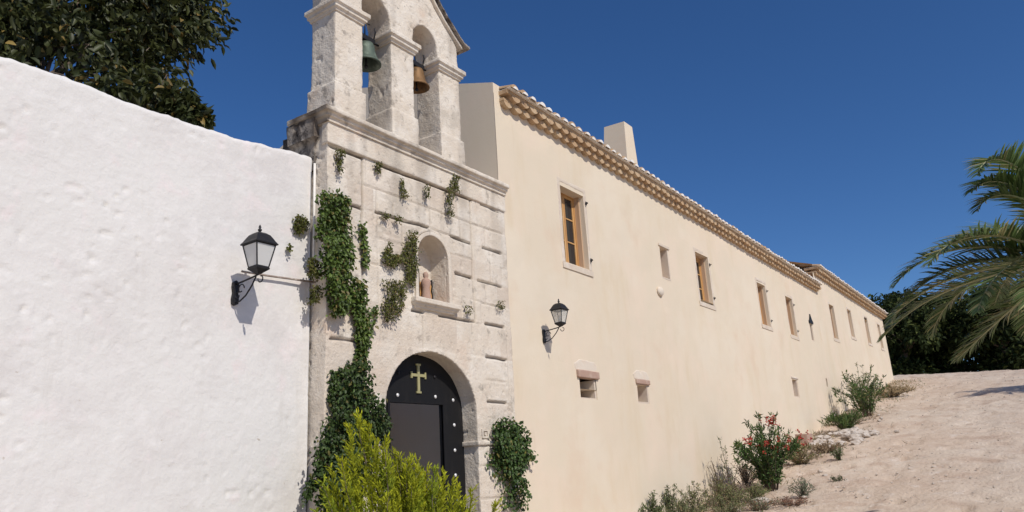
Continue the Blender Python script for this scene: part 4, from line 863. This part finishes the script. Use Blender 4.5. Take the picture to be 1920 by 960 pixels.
# ------------------------------------------------------------------ trees beyond the crest
def distant(x, y, h, w, label, nC=17):
    z = G(x, y); cs = []
    for k in range(nC):
        a = NR.rand()*6.28; r_ = w*.62*math.sqrt(NR.rand()); zz = z + h*(.08+.80*NR.rand()); cs.append((x+r_*math.cos(a), y+r_*math.sin(a), zz, w*(.36+.14*NR.rand())))
    broadleaf(x, y, z, label, cs, .34, (.014, .023, .008), (.045, .065, .018), 420, name='evergreen_tree', trunk_r=.18, fork=h*.35, m='leafdull', cat='tree', group='dark trees beyond the crest of the track', c=(.09, .11, .03), pc=.1)
for x, y, h, w, l in ((54.5, 1.9, 5.2, 2.4, 'dark evergreen rising just behind the far end of the roof'), (51, .8, 5.3, 2.6, 'dense dark tree next to the far corner of the cream wing'), (53.5, -1.6, 5.8, 2.7, 'dark tree in the middle of the far row, under the palm fronds'),
                      (51.5, -4.2, 5.2, 2.6, 'dark tree near the right edge at the crest of the track'), (54.5, -6.8, 6.2, 3.0, 'dark tree at the right edge of the photo beyond the crest'), (57, .2, 6.4, 3.0, 'taller dark tree in the second row behind the cream wing'), (58, -4.6, 6.6, 3.1, 'taller dark tree of the second row behind the palm fronds'), (50.5, -9.5, 5.5, 2.8, 'dark tree beyond the right frame edge')):
    if y > -9: distant(x, y, h+.3, w, l)

# ------------------------------------------------------------------ palms
def palm(x, y, hc, fronds, label, Lf=3.3, tr=.22, nl=92, group=None, ll=.46, lw=.024):
    z = G(x, y); t = empty('date_palm', (x, y, z), label, 'palm tree', group)
    bm = bmesh.new(); rings = []
    for i in range(40):
        s = i/39; rr = tr*(1+.12*(i % 2) + .25*(1-s)**4); rings.append([bm.verts.new((x+rr*math.cos(a), y+rr*math.sin(a), z-.2+(hc+.2)*s)) for a in [2*math.pi*k/16 for k in range(16)]])
    for A, B in zip(rings, rings[1:]):
        for k in range(16): bm.faces.new((A[k], A[(k+1) % 16], B[(k+1) % 16], B[k]))
    bm.faces.new(rings[-1]); bmobj('trunk', bm, M['bark'], t)
    C0 = Vector((x, y, z+hc))
    for az, el, Ls, drp in fronds:
        L_ = Lf*Ls; h = Vector((math.cos(az), math.sin(az), 0)); pts = []; K = 16; p = C0 + h*.1; ang = el; st = L_/K
        for i in range(K+1):
            pts.append(p.copy()); p = p + (h*math.cos(ang) + Vector((0, 0, 1))*math.sin(ang))*st; ang -= drp/K*(0.6+.8*i/K)
        bm = bmesh.new(); tube(bm, pts, [.028*(1-.85*i/K) for i in range(K+1)], 6); rc = bmobj('frond_stem', bm, M['frondstem'], t, smooth=True)
        P = []; D = []; NN = []; LL = []
        side = Vector((-math.sin(az), math.cos(az), 0))
        for i in range(nl):
            s = .12 + .88*i/(nl-1); f = s*K; a = min(int(f), K-1); q = pts[a].lerp(pts[a+1], f-a); tan = (pts[a+1]-pts[a]).normalized(); up = side.cross(tan); up = -up if up.z < 0 else up
            ln = ll*(math.sin(math.pi*min(1, .18+.80*s))**.6)*(.9+.2*NR.rand())
            for sg in (-1, 1):
                fw_ = .55 + .9*s**2; d = side*sg*(1.0) + tan*fw_ + up*(.38+NR.uniform(-.22, .22)) + Vector((0, 0, -.18)) + Vector(NR.normal(size=3))*.05
                P.append(q); D.append(d); NN.append(up + side*sg*NR.uniform(-.6, .6)); LL.append(ln)
        n = len(P); lf = leaf_mesh('leaflets', np.array(P), np.array(D), np.array(NN), np.array(LL), lw, cols(n, (.085, .14, .042), (.20, .27, .105), .3, (.42, .39, .19), .14), M['palm'], rc, shape='blade')
    return t
M['frondstem'] = mat('frond_stem', (.42, .42, .24), .6, bump=0)
M['palm'] = mat('palm_leaflet', (1, 1, 1), .38, vcol=True, bump=0, trans=.32, spec=.5)
# azimuths measured from +X; the crown is just outside the right edge
PX, PY = 11.5, -6.9; fr = []
for az, el, Ls, d in ((118.5, 29, 2.2, 1.44), (100, 3, 2.35, .9), (108, 20, 2.25, 1.5), (114, 8, 2.3, 1.0), (151.6, 96, 2.34, 2.78), (129.8, 99.7, 1.68, 2.85), (140, 92, 1.9, 2.5), (76, -32, 1.75, .1), (72, 15, 2.0, 1.5),
                      (140, 30, 2.2, 1.4), (150, 5, 2.1, 1.1), (30, 25, 2, 1.3), (0, 40, 2.2, 1.3), (-30, 20, 2.2, 1.3), (-60, 35, 2.4, 1.3), (-90, 20, 2.4, 1.3), (-120, 35, 2.4, 1.3), (-150, 20, 2.4, 1.3), (180, 35, 2.2, 1.3), (-90, 70, 2, 1), (45, 55, 1.9, 1.3), (20, 5, 2., 1.1), (165, 0, 2., 1.1), (-45, 0, 2., 1.1), (-135, 0, 2., 1.1)):
    fr.append((R(az), R(el), Ls, d))
palm(PX, PY, 3.45, fr, 'date palm whose fronds reach in from the right edge', Lf=1.0, nl=92, ll=.50, lw=.030)
fr = [(R(k*360/26+NR.uniform(-6, 6)), R(NR.choice([0, 20, 40, 60])), .9, 1.2) for k in range(26)]
palm(31.0, -8.9, 3.6, fr, 'second palm off to the right, shading the upper track', Lf=2.0, nl=50)
